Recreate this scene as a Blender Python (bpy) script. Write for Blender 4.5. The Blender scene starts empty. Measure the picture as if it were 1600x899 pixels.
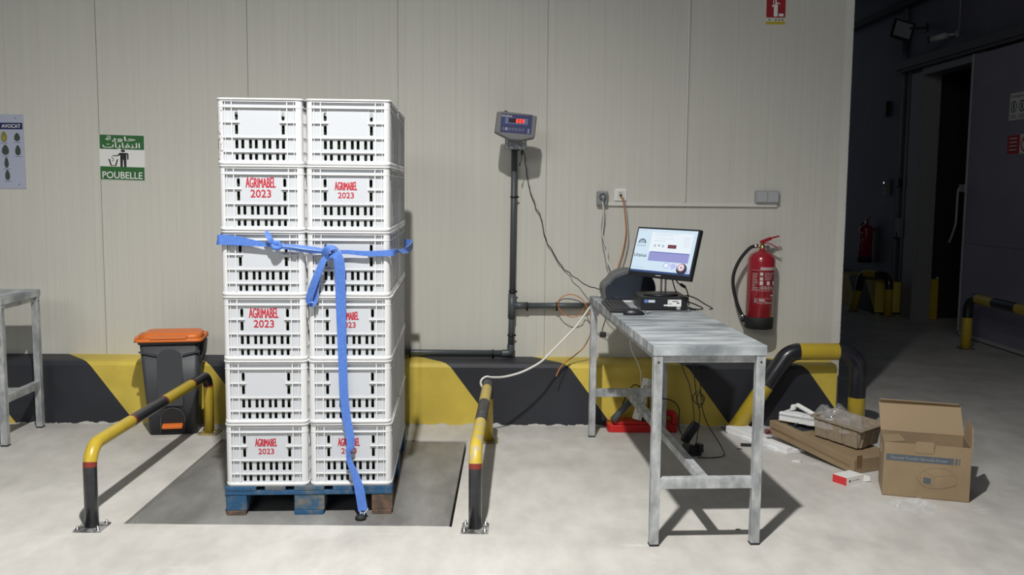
import bpy, bmesh, math, random
from mathutils import Vector, Matrix, noise
random.seed(7)
S = bpy.context.scene
COL = S.collection
PI = math.pi
V = Vector
# ------------------------------------------------------------------ camera
cam_d = bpy.data.cameras.new('camera'); cam = bpy.data.objects.new('camera', cam_d); COL.objects.link(cam)
PITCH, YAW, ROLL, H, D, FPX = .1039, .0148, .0087, 1.5898, 6.5573, 1504.56
fw = V((math.sin(YAW)*math.cos(PITCH), math.cos(YAW)*math.cos(PITCH), -math.sin(PITCH)))
rt = V((math.cos(YAW), -math.sin(YAW), 0)); up = rt.cross(fw)
r2 = math.cos(ROLL)*rt+math.sin(ROLL)*up; u2 = -math.sin(ROLL)*rt+math.cos(ROLL)*up
M = Matrix((r2, u2, -fw)).transposed().to_4x4(); M.translation = V((0, -D, H))
cam.matrix_world = M
cam_d.sensor_width = 36; cam_d.lens = FPX/1600*36; cam_d.clip_end = 200
S.camera = cam
# ------------------------------------------------------------------ world, lamps, exposure
w = bpy.data.worlds.new('hall'); S.world = w; w.use_nodes = True
w.node_tree.nodes['Background'].inputs[0].default_value = (.72, .84, 1.0, 1)
w.node_tree.nodes['Background'].inputs[1].default_value = .09
S.view_settings.view_transform = 'Standard'; S.view_settings.look = 'None'
S.view_settings.exposure = 0.0; S.view_settings.gamma = 1; S.view_settings.use_curve_mapping = False
def lamp(name, kind, loc, target, energy, color, **kw):
    d = bpy.data.lights.new(name, kind); d.energy = energy; d.color = color
    for k, v in kw.items(): setattr(d, k, v)
    o = bpy.data.objects.new(name, d); COL.objects.link(o); o.location = loc
    o.rotation_euler = (V(target)-V(loc)).to_track_quat('-Z', 'Y').to_euler()
    return o
lamp('high_bay_lamp', 'SPOT', (-.40, -4.75, 4.85), (-.95, -4.0, 0), 1700, (1, .985, .95), spot_size=PI*.73, spot_blend=1.0, shadow_soft_size=.07)
lamp('hall_fill_light', 'AREA', (-5.0, -15, 6.0), (-.5, 0, 1), 240, (1, 1, .96), shape='RECTANGLE', size=6, size_y=2.5)  # added soft fill, standing in for unseen hall lamps behind the camera
# ------------------------------------------------------------------ materials
MATS = {}
def new_mat(name):
    m = bpy.data.materials.new(name); m.use_nodes = True
    return m, m.node_tree, m.node_tree.nodes['Principled BSDF']
def mat(name, col, rough=.5, metal=0., col2=None, scale=8., detail=4., lo=.4, hi=.6, bump=0., bscale=None, emit=None, stretch=None, trans=0., alpha=1., coat=0., spec=None):
    if name in MATS: return MATS[name]
    m, nt, b = new_mat(name); N, L = nt.nodes, nt.links
    b.inputs['Base Color'].default_value = (*col, 1); b.inputs['Roughness'].default_value = rough; b.inputs['Metallic'].default_value = metal
    b.inputs['Transmission Weight'].default_value = trans; b.inputs['Alpha'].default_value = alpha; b.inputs['Coat Weight'].default_value = coat
    if spec is not None: b.inputs['Specular IOR Level'].default_value = spec
    if emit: b.inputs['Emission Color'].default_value = (*emit[0], 1); b.inputs['Emission Strength'].default_value = emit[1]
    tc = N.new('ShaderNodeTexCoord'); mp = N.new('ShaderNodeMapping'); L.new(tc.outputs['Object'], mp.inputs[0])
    if stretch: mp.inputs['Scale'].default_value = stretch
    if col2 is not None:
        n = N.new('ShaderNodeTexNoise'); n.inputs['Scale'].default_value = scale; n.inputs['Detail'].default_value = detail; n.inputs['Roughness'].default_value = .6
        L.new(mp.outputs[0], n.inputs[0])
        r = N.new('ShaderNodeValToRGB'); r.color_ramp.elements[0].position = lo; r.color_ramp.elements[1].position = hi
        r.color_ramp.elements[0].color = (*col, 1); r.color_ramp.elements[1].color = (*col2, 1)
        L.new(n.outputs[0], r.inputs[0]); L.new(r.outputs[0], b.inputs['Base Color'])
    if bump:
        n2 = N.new('ShaderNodeTexNoise'); n2.inputs['Scale'].default_value = bscale or scale*3; n2.inputs['Detail'].default_value = 5
        L.new(mp.outputs[0], n2.inputs[0]); bp = N.new('ShaderNodeBump'); bp.inputs['Strength'].default_value = bump; bp.inputs['Distance'].default_value = .01
        L.new(n2.outputs[0], bp.inputs['Height']); L.new(bp.outputs[0], b.inputs['Normal'])
    MATS[name] = m
    return m
def mth(nt, op, a, b=None, c=None):
    n = nt.nodes.new('ShaderNodeMath'); n.operation = op
    for i, v in enumerate((a, b, c)):
        if v is None: continue
        if isinstance(v, (int, float)): n.inputs[i].default_value = v
        else: nt.links.new(v, n.inputs[i])
    return n.outputs[0]
WHITE = mat('white_plastic', (.67, .675, .68), .42, col2=(.64, .645, .655), scale=5)
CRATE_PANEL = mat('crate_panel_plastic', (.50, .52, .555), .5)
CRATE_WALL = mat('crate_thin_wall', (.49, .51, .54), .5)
RED_PRINT = mat('red_print', (.42, .010, .028), .6)
BLACK = mat('black_plastic', (.012, .013, .016), .42)
BLACK_R = mat('black_rubber', (.012, .012, .013), .7)
GALV = mat('galvanised_steel', (.27, .285, .295), .48, .3, (.58, .60, .61), 16, 8, .36, .66, stretch=(1, 1, .5), bump=.05)
GALV_TOP = mat('galvanised_sheet', (.22, .245, .265), .5, .25, (.62, .65, .67), 5, 12, .38, .66, stretch=(.6, 3.2, 1), bump=.04)
GREY = mat('grey_plastic', (.36, .37, .38), .45)
DGREY = mat('dark_grey_plastic', (.06, .065, .075), .5)
PIPE = mat('grey_pvc_pipe', (.07, .08, .085), .45)
WOOD_B = mat('blue_painted_wood', (.014, .075, .17), .7, 0, (.11, .13, .14), 14, 8, .50, .72, stretch=(1.5, .6, 1), bump=.3, bscale=40)
WOOD_G = mat('worn_blue_grey_wood', (.03, .09, .16), .75, 0, (.15, .14, .12), 18, 8, .40, .62, bump=.3, bscale=40)
WOOD_N = mat('raw_brown_wood', (.15, .09, .06), .8, 0, (.08, .055, .04), 25, 8, .4, .6, bump=.3, bscale=40)
YELLOW = mat('yellow_paint', (.50, .36, .03), .33, 0, (.44, .31, .035), 9, 5, .45, .7, coat=.2)
BPAINT = mat('black_paint', (.016, .017, .022), .30, 0, (.035, .035, .04), 12, 6, .5, .8, coat=.2)
RINGRED = mat('dull_red_paint', (.20, .03, .02), .45)
WORNYEL = mat('worn_yellow_paint', (.55, .40, .03), .45, 0, (.42, .36, .22), 22, 8, .45, .6)
WORNBLK = mat('worn_black_paint', (.03, .03, .035), .45, 0, (.16, .15, .13), 22, 8, .5, .7)
CARD = mat('brown_cardboard', (.30, .218, .128), .8, 0, (.265, .19, .11), 5, 4, .4, .6)
CARD2 = mat('cardboard_inside', (.33, .24, .145), .85)
PULP = mat('moulded_pulp', (.32, .255, .18), .95, 0, (.27, .215, .15), 60, 4, .4, .6, bump=.25, bscale=150)
FOAM = mat('white_foam', (.82, .83, .84), .7, bump=.1, bscale=200)
ORANGE = mat('orange_plastic', (.72, .17, .025), .42)
BINB = mat('charcoal_plastic', (.045, .048, .055), .5, bump=.05, bscale=200)
EXTRED = mat('extinguisher_red', (.32, .014, .026), .25, coat=.4)
CHROME = mat('bright_metal', (.7, .7, .7), .22, 1.)
BRASS = mat('brass', (.6, .45, .22), .3, 1.)
BLUEW = mat('blue_webbing', (.055, .15, .50), .62, 0, (.09, .20, .58), 160, 2, .4, .6, bump=.12, bscale=500)
BLUEE = mat('pale_webbing_edge', (.55, .66, .85), .8)
WHT = mat('white_paint', (.80, .80, .79), .5)
WHTINK = mat('white_ink', (.78, .78, .76), .6)
GREEN = mat('green_print', (.022, .13, .028), .45)
INK = mat('black_ink', (.015, .015, .018), .5)
NAVY = mat('navy_print', (.012, .02, .10), .4)
CABW = mat('white_cable', (.72, .71, .66), .5)
CABO = mat('orange_cable', (.55, .20, .05), .5)
CABB = mat('black_cable', (.012, .012, .013), .45)
CLEAR = mat('clear_plastic_film', (.85, .87, .9), .10, alpha=.16, spec=1.0)
REDCASE = mat('red_case_plastic', (.50, .012, .012), .35)
TRIM = mat('white_metal_trim', (.66, .65, .60), .45)
AVO = mat('avocado_skin', (.012, .02, .008), .5, 0, (.03, .045, .012), 30, 3)
# ------------------------------------------------------------------ mesh helpers
class MB:
    def __init__(self): self.bm = bmesh.new(); self.mats = []
    def mi(self, m):
        if m not in self.mats: self.mats.append(m)
        return self.mats.index(m)
    def face(self, vs, m=0, smooth=False):
        try: f = self.bm.faces.new(vs)
        except ValueError: return None
        f.material_index = m; f.smooth = smooth; return f
    def box(self, c, s, rot=None, m=None, bev=0.):
        mi = self.mi(m) if m else 0
        T = Matrix.Translation(V(c))
        if rot is not None: T = T @ (rot if isinstance(rot, Matrix) else Matrix.Rotation(rot, 4, 'Z'))
        t = bmesh.new(); bmesh.ops.create_cube(t, size=1, matrix=T @ Matrix.Diagonal((*s, 1)))
        if bev: bmesh.ops.bevel(t, geom=t.edges[:], offset=bev, segments=2, affect='EDGES', profile=.5)
        self.merge(t, mi); return self
    def merge(self, t, mi, smooth=False):
        mp = {v: self.bm.verts.new(v.co) for v in t.verts}
        for f in t.faces:
            g = self.face([mp[v] for v in f.verts], mi)
            if g: g.smooth = smooth or f.smooth
        t.free()
    def box2(self, a, b, **k):
        a, b = V(a), V(b); return self.box((a+b)/2, [abs(x) for x in (b-a)], **k)
    def bar(self, p, q, wx, wz, m=None, bev=0., upv=(0, 0, 1)):
        p, q = V(p), V(q); d = q-p; L = d.length; d.normalize()
        s = d.cross(V(upv))
        if s.length < 1e-4: s = V((1, 0, 0))
        s.normalize(); u = s.cross(d)
        R = Matrix((s, d, u)).transposed().to_4x4()
        return self.box((p+q)/2, (wx, L, wz), rot=R, m=m, bev=bev)
    def tube(self, pts, r, seg=10, m=None, mats=None, cap=True, smooth=True):
        """mats: function(i) -> material of the segment i"""
        pts = [V(p) for p in pts]; n = len(pts)
        rs = r if isinstance(r, (list, tuple)) else [r]*n
        mi = self.mi(m) if m else 0
        tan = [(pts[min(i+1, n-1)]-pts[max(i-1, 0)]).normalized() for i in range(n)]
        a = V((0, 0, 1)) if abs(tan[0].z) < .9 else V((1, 0, 0))
        nrm = (a-tan[0]*a.dot(tan[0])).normalized(); rings = []
        for i in range(n):
            nrm = nrm-tan[i]*nrm.dot(tan[i])
            nrm.normalize(); b = tan[i].cross(nrm)
            rings.append([self.bm.verts.new(pts[i]+(nrm*math.cos(2*PI*k/seg)+b*math.sin(2*PI*k/seg))*rs[i]) for k in range(seg)])
        for i in range(n-1):
            mm = self.mi(mats(i)) if mats else mi
            for k in range(seg): self.face([rings[i][k], rings[i][(k+1) % seg], rings[i+1][(k+1) % seg], rings[i+1][k]], mm, smooth)
        if cap:
            self.face(rings[0][::-1], self.mi(mats(0)) if mats else mi); self.face(rings[-1], self.mi(mats(n-2)) if mats else mi)
        return self
    def cyl(self, p, q, r, seg=20, m=None, r2=None): return self.tube([p, q], [r, r if r2 is None else r2], seg, m)
    def lathe(self, prof, c=(0, 0, 0), seg=28, m=None, R=None, smooth=True):
        mi = self.mi(m) if m else 0; c = V(c); rings = []
        for (r, z) in prof:
            ring = []
            for k in range(seg):
                p = V((r*math.cos(2*PI*k/seg), r*math.sin(2*PI*k/seg), z))
                if R: p = R @ p
                ring.append(self.bm.verts.new(c+p))
            rings.append(ring)
        for i in range(len(prof)-1):
            for k in range(seg): self.face([rings[i][k], rings[i][(k+1) % seg], rings[i+1][(k+1) % seg], rings[i+1][k]], mi, smooth)
        self.face(rings[0][::-1], mi); self.face(rings[-1], mi); return self
    def prism(self, poly, o, r, u, depth, m=None, bev=0.):
        """polygon (2D) in plane o + x*r + y*u, extruded along r x u by depth"""
        o, r, u = V(o), V(r), V(u); n = r.cross(u).normalized(); mi = self.mi(m) if m else 0
        t = bmesh.new()
        a = [t.verts.new(o+r*x+u*y) for x, y in poly]; b = [t.verts.new(o+r*x+u*y+n*depth) for x, y in poly]
        k = len(poly); t.faces.new(a[::-1]); t.faces.new(b)
        for i in range(k): t.faces.new([a[i], a[(i+1) % k], b[(i+1) % k], b[i]])
        bmesh.ops.recalc_face_normals(t, faces=t.faces[:])
        if bev: bmesh.ops.bevel(t, geom=t.edges[:], offset=bev, segments=2, affect='EDGES', profile=.5)
        self.merge(t, mi); return self
    def ribbon(self, pts, wid, th=.002, m=None, edge=None):
        """strip of box section; wid: list of half-width vectors; returns self"""
        mi = self.mi(m) if m else 0; ei = self.mi(edge) if edge else mi; n = len(pts); R = []
        for i in range(n):
            p = V(pts[i]); t = (V(pts[min(i+1, n-1)])-V(pts[max(i-1, 0)])).normalized(); w_ = V(wid[i]); nn = t.cross(w_).normalized()*th/2
            R.append([self.bm.verts.new(x) for x in (p-w_-nn, p+w_-nn, p+w_+nn, p-w_+nn)])
        for i in range(n-1):
            for k in range(4): self.face([R[i][k], R[i][(k+1) % 4], R[i+1][(k+1) % 4], R[i+1][k]], ei if k % 2 else mi, False)
        self.face(R[0][::-1], mi); self.face(R[-1], mi); return self
    def build(self, name, m=None, parent=None, loc=None, smooth=False, sub=0, recalc=True):
        if recalc: bmesh.ops.recalc_face_normals(self.bm, faces=self.bm.faces[:])
        if loc is not None:
            for v in self.bm.verts: v.co -= V(loc)
        me = bpy.data.meshes.new(name); self.bm.to_mesh(me); self.bm.free()
        if smooth:
            for p in me.polygons: p.use_smooth = True
        if self.mats:
            for x in self.mats: me.materials.append(x)
        elif m: me.materials.append(m)
        o = bpy.data.objects.new(name, me); COL.objects.link(o)
        if parent: o.parent = parent
        if loc is not None: o.location = loc
        if sub: md = o.modifiers.new('sub', 'SUBSURF'); md.levels = md.render_levels = sub
        return o
def cr(pts, n=8):
    """Catmull-Rom through the points"""
    P = [V(p) for p in pts]; P = [P[0]*2-P[1]]+P+[P[-1]*2-P[-2]]; out = []
    for i in range(1, len(P)-2):
        for k in range(n):
            t = k/n; a, b, c, d = P[i-1:i+3]
            out.append(.5*((2*b)+(c-a)*t+(2*a-5*b+4*c-d)*t*t+(3*b-a-3*c+d)*t**3))
    out.append(P[-2]); return out
def tag(o, label=None, cat=None, group=None, kind=None):
    if label: o['label'] = label
    if cat: o['category'] = cat
    if group: o['group'] = group
    if kind: o['kind'] = kind
    return o
def empty(name, loc=(0, 0, 0), rz=0., **k):
    o = bpy.data.objects.new(name, None); COL.objects.link(o); o.location = loc; o.rotation_euler = (0, 0, rz); o.empty_display_size = .1
    return tag(o, **k)
def copy_tree(o, parent=None):
    c = o.copy(); COL.objects.link(c); c.parent = parent
    for ch in list(o.children): copy_tree(ch, c)
    return c
def text_bm(mb, body, o, r, u, w_, h_, m, depth=.0008, spacing=1., center=True, bend=None, bold=None):
    """writing fitted to w_ x h_ metres, centred at o in the plane (r, u)"""
    cu = bpy.data.curves.new('t', 'FONT'); cu.body = body; cu.space_character = spacing; cu.resolution_u = 3
    cu.offset = (bold if bold is not None else (.012 if h_ > .02 else 0.))
    ob = bpy.data.objects.new('t', cu); COL.objects.link(ob); bpy.context.view_layer.update()
    me = bpy.data.meshes.new_from_object(ob.evaluated_get(bpy.context.evaluated_depsgraph_get()))
    bpy.data.objects.remove(ob); bpy.data.curves.remove(cu)
    if not me.vertices: return
    xs = [v.co.x for v in me.vertices]; ys = [v.co.y for v in me.vertices]; x0, x1, y0, y1 = min(xs), max(xs), min(ys), max(ys)
    o, r, u = V(o), V(r), V(u); n = r.cross(u).normalized(); mi = mb.mi(m); vs = []
    for v in me.vertices:
        a = ((v.co.x-x0)/max(1e-6, x1-x0)-.5)*w_; b = ((v.co.y-y0)/max(1e-6, y1-y0)-.5)*h_
        if bend: vs.append(mb.bm.verts.new(bend(a, b)))
        else: vs.append(mb.bm.verts.new(o+r*a+u*b+n*depth))
    for p in me.polygons: mb.face([vs[i] for i in p.vertices], mi)
    bpy.data.meshes.remove(me)
def ell(cx, cy, rx, ry, n=20, a0=0, a1=2*PI): return [(cx+rx*math.cos(a0+(a1-a0)*k/n), cy+ry*math.sin(a0+(a1-a0)*k/n)) for k in range(n if a1-a0 > 6.28 else n+1)]
def rrect(x0, y0, x1, y1, r, n=4):
    o = []
    for cx, cy, a in ((x1-r, y1-r, 0), (x0+r, y1-r, PI/2), (x0+r, y0+r, PI), (x1-r, y0+r, 1.5*PI)):
        o += [(cx+r*math.cos(a+PI/2*k/n), cy+r*math.sin(a+PI/2*k/n)) for k in range(n+1)]
    return o
X3, Y3, Z3 = V((1, 0, 0)), V((0, 1, 0)), V((0, 0, 1))
# ================================================================== SETTING
WEND = 2.365; HC, DC = .4225, .237
# --- floor, with the pit of the floor scale left open
PR = -.0168; PO = V((-1.7381, -2.1343, 0)); PS = 1.5176
def plc(a, b, z=0): return PO+V((a*math.cos(PR)-b*math.sin(PR), a*math.sin(PR)+b*math.cos(PR), z))
m, nt, b = new_mat('polished_concrete'); N, L = nt.nodes, nt.links
tc = N.new('ShaderNodeTexCoord')
def nz(sc, det, stretch=None, rough=.6, dist=0.):
    n = N.new('ShaderNodeTexNoise'); n.inputs['Scale'].default_value = sc; n.inputs['Detail'].default_value = det; n.inputs['Roughness'].default_value = rough; n.inputs['Distortion'].default_value = dist
    mp = N.new('ShaderNodeMapping'); L.new(tc.outputs['Object'], mp.inputs[0])
    if stretch: mp.inputs['Scale'].default_value = stretch
    L.new(mp.outputs[0], n.inputs[0]); return n.outputs[0]
def ramp(src, stops):
    r = N.new('ShaderNodeValToRGB'); e = r.color_ramp.elements
    while len(e) < len(stops): e.new(.5)
    for i, (p, c) in enumerate(stops): e[i].position = p; e[i].color = (*c, 1)
    L.new(src, r.inputs[0]); return r.outputs[0]
def mix(a, b_, f, kind='MIX'):
    x = N.new('ShaderNodeMix'); x.data_type = 'RGBA'; x.blend_type = kind
    for s_, i in ((a, 6), (b_, 7)):
        if isinstance(s_, tuple): x.inputs[i].default_value = (*s_, 1)
        else: L.new(s_, x.inputs[i])
    if isinstance(f, (int, float)): x.inputs[0].default_value = f
    else: L.new(f, x.inputs[0])
    return x.outputs[2]
base = ramp(nz(1.3, 8, dist=.6), [(.30, (.47, .452, .42)), (.5, (.56, .541, .505)), (.70, (.63, .612, .578))])
fine = ramp(nz(9, 8, (1, .45, 1)), [(.3, (.74, .74, .745)), (.62, (1, 1, 1))])
c1 = mix(base, fine, .6, 'MULTIPLY')
smear = ramp(nz(3.2, 7, (.5, 1.6, 1), dist=1.2), [(.64, (0, 0, 0)), (.75, (1, 1, 1))])
c2 = mix(c1, (.80, .79, .76), mth(nt, 'MULTIPLY', smear, .5))
L.new(c2, b.inputs['Base Color']); b.inputs['Roughness'].default_value = .5; b.inputs['Specular IOR Level'].default_value = .35
rr_ = ramp(nz(4, 6), [(.3, (.42, .42, .42)), (.7, (.62, .62, .62))]); L.new(rr_, b.inputs['Roughness'])
bp = N.new('ShaderNodeBump'); bp.inputs['Strength'].default_value = .12; bp.inputs['Distance'].default_value = .004; L.new(nz(30, 6), bp.inputs['Height']); L.new(bp.outputs[0], b.inputs['Normal'])
FLOOR = m
mb = MB(); g = .013
inner = [plc(-g, -g), plc(PS+g, -g), plc(PS+g, PS+g), plc(-g, PS+g)]
outer = [V((-9, -20, 0)), V((9, -20, 0)), V((9, 10, 0)), V((-9, 10, 0))]
vi = [mb.bm.verts.new(p) for p in inner]; vo = [mb.bm.verts.new(p) for p in outer]; vb = [mb.bm.verts.new(p-Z3*.12) for p in inner]
for k in range(4):
    mb.face([vo[k], vo[(k+1) % 4], vi[(k+1) % 4], vi[k]]); mb.face([vi[k], vi[(k+1) % 4], vb[(k+1) % 4], vb[k]])
mb.face(vb)
lo = [mb.bm.verts.new(p-Z3*.3) for p in outer]
for k in range(4): mb.face([vo[k], vo[(k+1) % 4], lo[(k+1) % 4], lo[k]])
mb.face(lo)
tag(mb.build('floor', FLOOR, recalc=False), kind='structure')
# --- painted curb material
def curb_mat(name, ax, top0, step, kx, ky, yfirst):
    m, nt, b = new_mat(name); N, L = nt.nodes, nt.links
    tc = N.new('ShaderNodeTexCoord'); s = N.new('ShaderNodeSeparateXYZ'); L.new(tc.outputs['Object'], s.inputs[0])
    x, y, z = s.outputs
    v = mth(nt, 'SUBTRACT', mth(nt, 'ADD', x if ax == 0 else y, mth(nt, 'MULTIPLY', y if ax == 0 else x, ky)), mth(nt, 'MULTIPLY', mth(nt, 'SUBTRACT', HC, z), kx))
    t = mth(nt, 'DIVIDE', mth(nt, 'SUBTRACT', v, top0), step*2)
    f = mth(nt, 'FRACT', t); c = mth(nt, 'LESS_THAN', f, .5)
    mx = N.new('ShaderNodeMix'); mx.data_type = 'RGBA'; L.new(c, mx.inputs[0])
    mx.inputs[6].default_value = (.022, .024, .032, 1); mx.inputs[7].default_value = (.64, .49, .075, 1)
    n = N.new('ShaderNodeTexNoise'); n.inputs['Scale'].default_value = 3; n.inputs['Detail'].default_value = 9; L.new(tc.outputs['Object'], n.inputs[0])
    r = N.new('ShaderNodeValToRGB'); r.color_ramp.elements[0].position = .35; r.color_ramp.elements[1].position = .7; r.color_ramp.elements[0].color = (.78, .78, .78, 1); r.color_ramp.elements[1].color = (1.1, 1.1, 1.1, 1); L.new(n.outputs[0], r.inputs[0])
    m2 = N.new('ShaderNodeMix'); m2.data_type = 'RGBA'; m2.blend_type = 'MULTIPLY'; m2.inputs[0].default_value = 1; L.new(mx.outputs[2], m2.inputs[6]); L.new(r.outputs[0], m2.inputs[7])
    # chipped pale foot
    n3 = N.new('ShaderNodeTexNoise'); n3.inputs['Scale'].default_value = 14; n3.inputs['Detail'].default_value = 6; L.new(tc.outputs['Object'], n3.inputs[0])
    top_ = mth(nt, 'GREATER_THAN', y if ax == 0 else x, mth(nt, 'MULTIPLY', mth(nt, 'SUBTRACT', .60, n3.outputs[0]), .10 if ax == 0 else 99.))
    ed = mth(nt, 'MAXIMUM', top_, 0.) if False else mth(nt, 'LESS_THAN', z, mth(nt, 'MULTIPLY', mth(nt, 'SUBTRACT', n3.outputs[0], .38), .06))
    m3 = N.new('ShaderNodeMix'); m3.data_type = 'RGBA'; L.new(ed, m3.inputs[0]); L.new(m2.outputs[2], m3.inputs[6]); m3.inputs[7].default_value = (.5, .49, .46, 1)
    L.new(m3.outputs[2], b.inputs['Base Color']); b.inputs['Roughness'].default_value = .55
    bp = N.new('ShaderNodeBump'); bp.inputs['Strength'].default_value = .2; bp.inputs['Distance'].default_value = .004; L.new(n3.outputs[0], bp.inputs['Height']); L.new(bp.outputs[0], b.inputs['Normal'])
    return m
CURB = curb_mat('hazard_painted_concrete', 0, -2.714-.237*.92, .7945, .74, .92, True)
mb = MB()
prof = [(0, 0), (-DC, 0), (-DC, HC-.03), (-DC+.018, HC-.006), (-DC+.05, HC), (0, HC+.004)]
mb.prism([(p[0], p[1]) for p in prof], (-9, 0, 0), Y3, Z3, WEND-.09+9, m=None)
o = mb.build('trim_1', CURB); tag(o, kind='structure')
# --- insulated panel wall
m, nt, b = new_mat('wall_panel_metal'); N, L = nt.nodes, nt.links
tc = N.new('ShaderNodeTexCoord'); s = N.new('ShaderNodeSeparateXYZ'); L.new(tc.outputs['Object'], s.inputs[0])
f = mth(nt, 'FRACT', mth(nt, 'DIVIDE', mth(nt, 'ADD', s.outputs[0], 2.677+20), 1/9.))
dd = mth(nt, 'ABSOLUTE', mth(nt, 'SUBTRACT', f, .5))
line = mth(nt, 'SMOOTH_MIN', mth(nt, 'MULTIPLY', dd, 26.), 1., .2)
n = N.new('ShaderNodeTexNoise'); n.inputs['Scale'].default_value = 1.; n.inputs['Detail'].default_value = 6
mp = N.new('ShaderNodeMapping'); mp.inputs['Scale'].default_value = (40, 40, .9); L.new(tc.outputs['Object'], mp.inputs[0]); L.new(mp.outputs[0], n.inputs[0])
hgt = mth(nt, 'ADD', line, mth(nt, 'MULTIPLY', n.outputs[0], .16))
bp = N.new('ShaderNodeBump'); bp.inputs['Strength'].default_value = .42; bp.inputs['Distance'].default_value = .0022; L.new(hgt, bp.inputs['Height']); L.new(bp.outputs[0], b.inputs['Normal'])
r = N.new('ShaderNodeValToRGB'); r.color_ramp.elements[0].position = .3; r.color_ramp.elements[1].position = .7
r.color_ramp.elements[0].color = (.575, .562, .505, 1); r.color_ramp.elements[1].color = (.61, .597, .538, 1); L.new(n.outputs[0], r.inputs[0])
# small scuffs and specks low on the wall
n4 = N.new('ShaderNodeTexNoise'); n4.inputs['Scale'].default_value = 22; n4.inputs['Detail'].default_value = 2; L.new(tc.outputs['Object'], n4.inputs[0])
low = mth(nt, 'MULTIPLY', mth(nt, 'SUBTRACT', 1.05, s.outputs[2]), 1.2)
sp = mth(nt, 'GREATER_THAN', mth(nt, 'MULTIPLY', n4.outputs[0], mth(nt, 'MINIMUM', mth(nt, 'MAXIMUM', low, 0.), 1.)), .715)
mx = N.new('ShaderNodeMix'); mx.data_type = 'RGBA'; L.new(mth(nt, 'MULTIPLY', sp, .75), mx.inputs[0]); L.new(r.outputs[0], mx.inputs[6]); mx.inputs[7].default_value = (.12, .12, .115, 1)
L.new(mx.outputs[2], b.inputs['Base Color']); b.inputs['Roughness'].default_value = .5
WALLM = m
mb = MB(); WT = .12; top = 4.6; gap = .0035
x = -9.0; joints = [-2.677+k for k in range(-6, 5)]+[1.327]
joints = sorted(set([round(j, 3) for j in joints if j < WEND-.1 and abs(j-1.323) > .01]))
xs = [-9.0]+joints+[WEND]
for a, c in zip(xs[:-1], xs[1:]): mb.box2((a+gap/2, 0, 0), (c-gap/2, -.0+WT, top), bev=.0015)
mb.box2((-9, .01, 0), (WEND-.01, WT-.01, top), m=None)
tag(mb.build('wall_back', WALLM), kind='structure')
mb = MB(); mb.box2((WEND-.05, -.004, 0), (WEND+.004, 0, top)); mb.box2((WEND, -.004, 0), (WEND+.004, WT+.004, top))
for z in (.68, 1.27, 1.86, 2.45): mb.lathe([(.006, 0), (.005, .004)], (WEND-.02, -.0045, z), seg=8, R=Matrix.Rotation(PI/2, 3, 'X'))
tag(mb.build('trim_2', TRIM), kind='structure')
# --- passage behind: right wall with the opening, cold room beyond it
XR = 5.16
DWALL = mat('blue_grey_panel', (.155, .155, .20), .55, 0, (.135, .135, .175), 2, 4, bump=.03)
DFRAME = mat('door_frame_metal', (.25, .25, .26), .45)
DARKIN = mat('unlit_room_panel', (.012, .012, .014), .8)  # near-black so the darkness of the unlit room sits in the colour
mb = MB()
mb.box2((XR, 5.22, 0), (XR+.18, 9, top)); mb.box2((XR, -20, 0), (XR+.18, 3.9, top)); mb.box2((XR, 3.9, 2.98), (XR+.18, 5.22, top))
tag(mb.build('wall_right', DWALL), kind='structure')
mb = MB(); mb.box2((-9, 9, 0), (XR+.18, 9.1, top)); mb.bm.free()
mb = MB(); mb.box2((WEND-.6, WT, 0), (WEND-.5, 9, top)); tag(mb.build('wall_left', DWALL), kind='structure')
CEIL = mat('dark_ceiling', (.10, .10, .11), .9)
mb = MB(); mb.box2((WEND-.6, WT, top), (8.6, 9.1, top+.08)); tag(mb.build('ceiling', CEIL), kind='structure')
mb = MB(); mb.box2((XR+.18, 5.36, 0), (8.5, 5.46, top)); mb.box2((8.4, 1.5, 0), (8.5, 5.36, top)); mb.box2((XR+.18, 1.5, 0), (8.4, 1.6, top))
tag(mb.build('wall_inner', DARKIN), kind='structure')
FCURB = curb_mat('far_hazard_painted_concrete', 1, 5.35, .62, -.9, .0, True)
mb = MB(); mb.box2((4.83, 5.62, 0), (XR, 9, HC), bev=.01); tag(mb.build('trim_3', FCURB), kind='structure')
mb = MB(); mb.box2((XR+.19, 5.24, 0), (XR+.30, 5.36, .50), m=YELLOW, bev=.006); tag(mb.build('trim_4'), kind='structure')
# frame of the opening
mb = MB()
mb.box2((XR-.05, 5.20, 0), (XR, 5.50, 3.02)); mb.box2((XR-.01, 5.19, 0), (XR+.18, 5.225, 3.0)); mb.box2((XR-.05, 3.7, 2.98), (XR, 5.20, 3.06)); mb.box2((XR-.055, 5.19, 0), (XR-.045, 5.23, 3.0))
fr = mb.build('door_1', DFRAME); tag(fr, kind='structure')
# ================================================================== THE STACK ON THE SCALE
STEELP = mat('worn_steel_plate', (.19, .186, .18), .45, .3, (.40, .395, .38), 3.2, 10, .40, .74, stretch=(1, .35, 1), bump=.05, bscale=25)
mb = MB()
pl = [plc(0, 0), plc(PS, 0), plc(PS, PS), plc(0, PS)]
t = bmesh.new(); vs = [t.verts.new(p+Z3*-.004) for p in pl]; vs2 = [t.verts.new(p-Z3*.12) for p in pl]
t.faces.new(vs); t.faces.new(vs2[::-1])
for k in range(4): t.faces.new([vs2[k], vs2[(k+1) % 4], vs[(k+1) % 4], vs[k]])
bmesh.ops.recalc_face_normals(t, faces=t.faces[:]); bmesh.ops.bevel(t, geom=t.edges[:], offset=.002, segments=1, affect='EDGES')
mb.merge(t, 0)
sc = empty('platform_scale', PO, label='dark steel platform scale plate set flush in the floor under the pallet', cat='scale')
o = mb.build('weighing_plate', STEELP, sc); o.location = -PO
rnd = random.Random(3)
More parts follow.
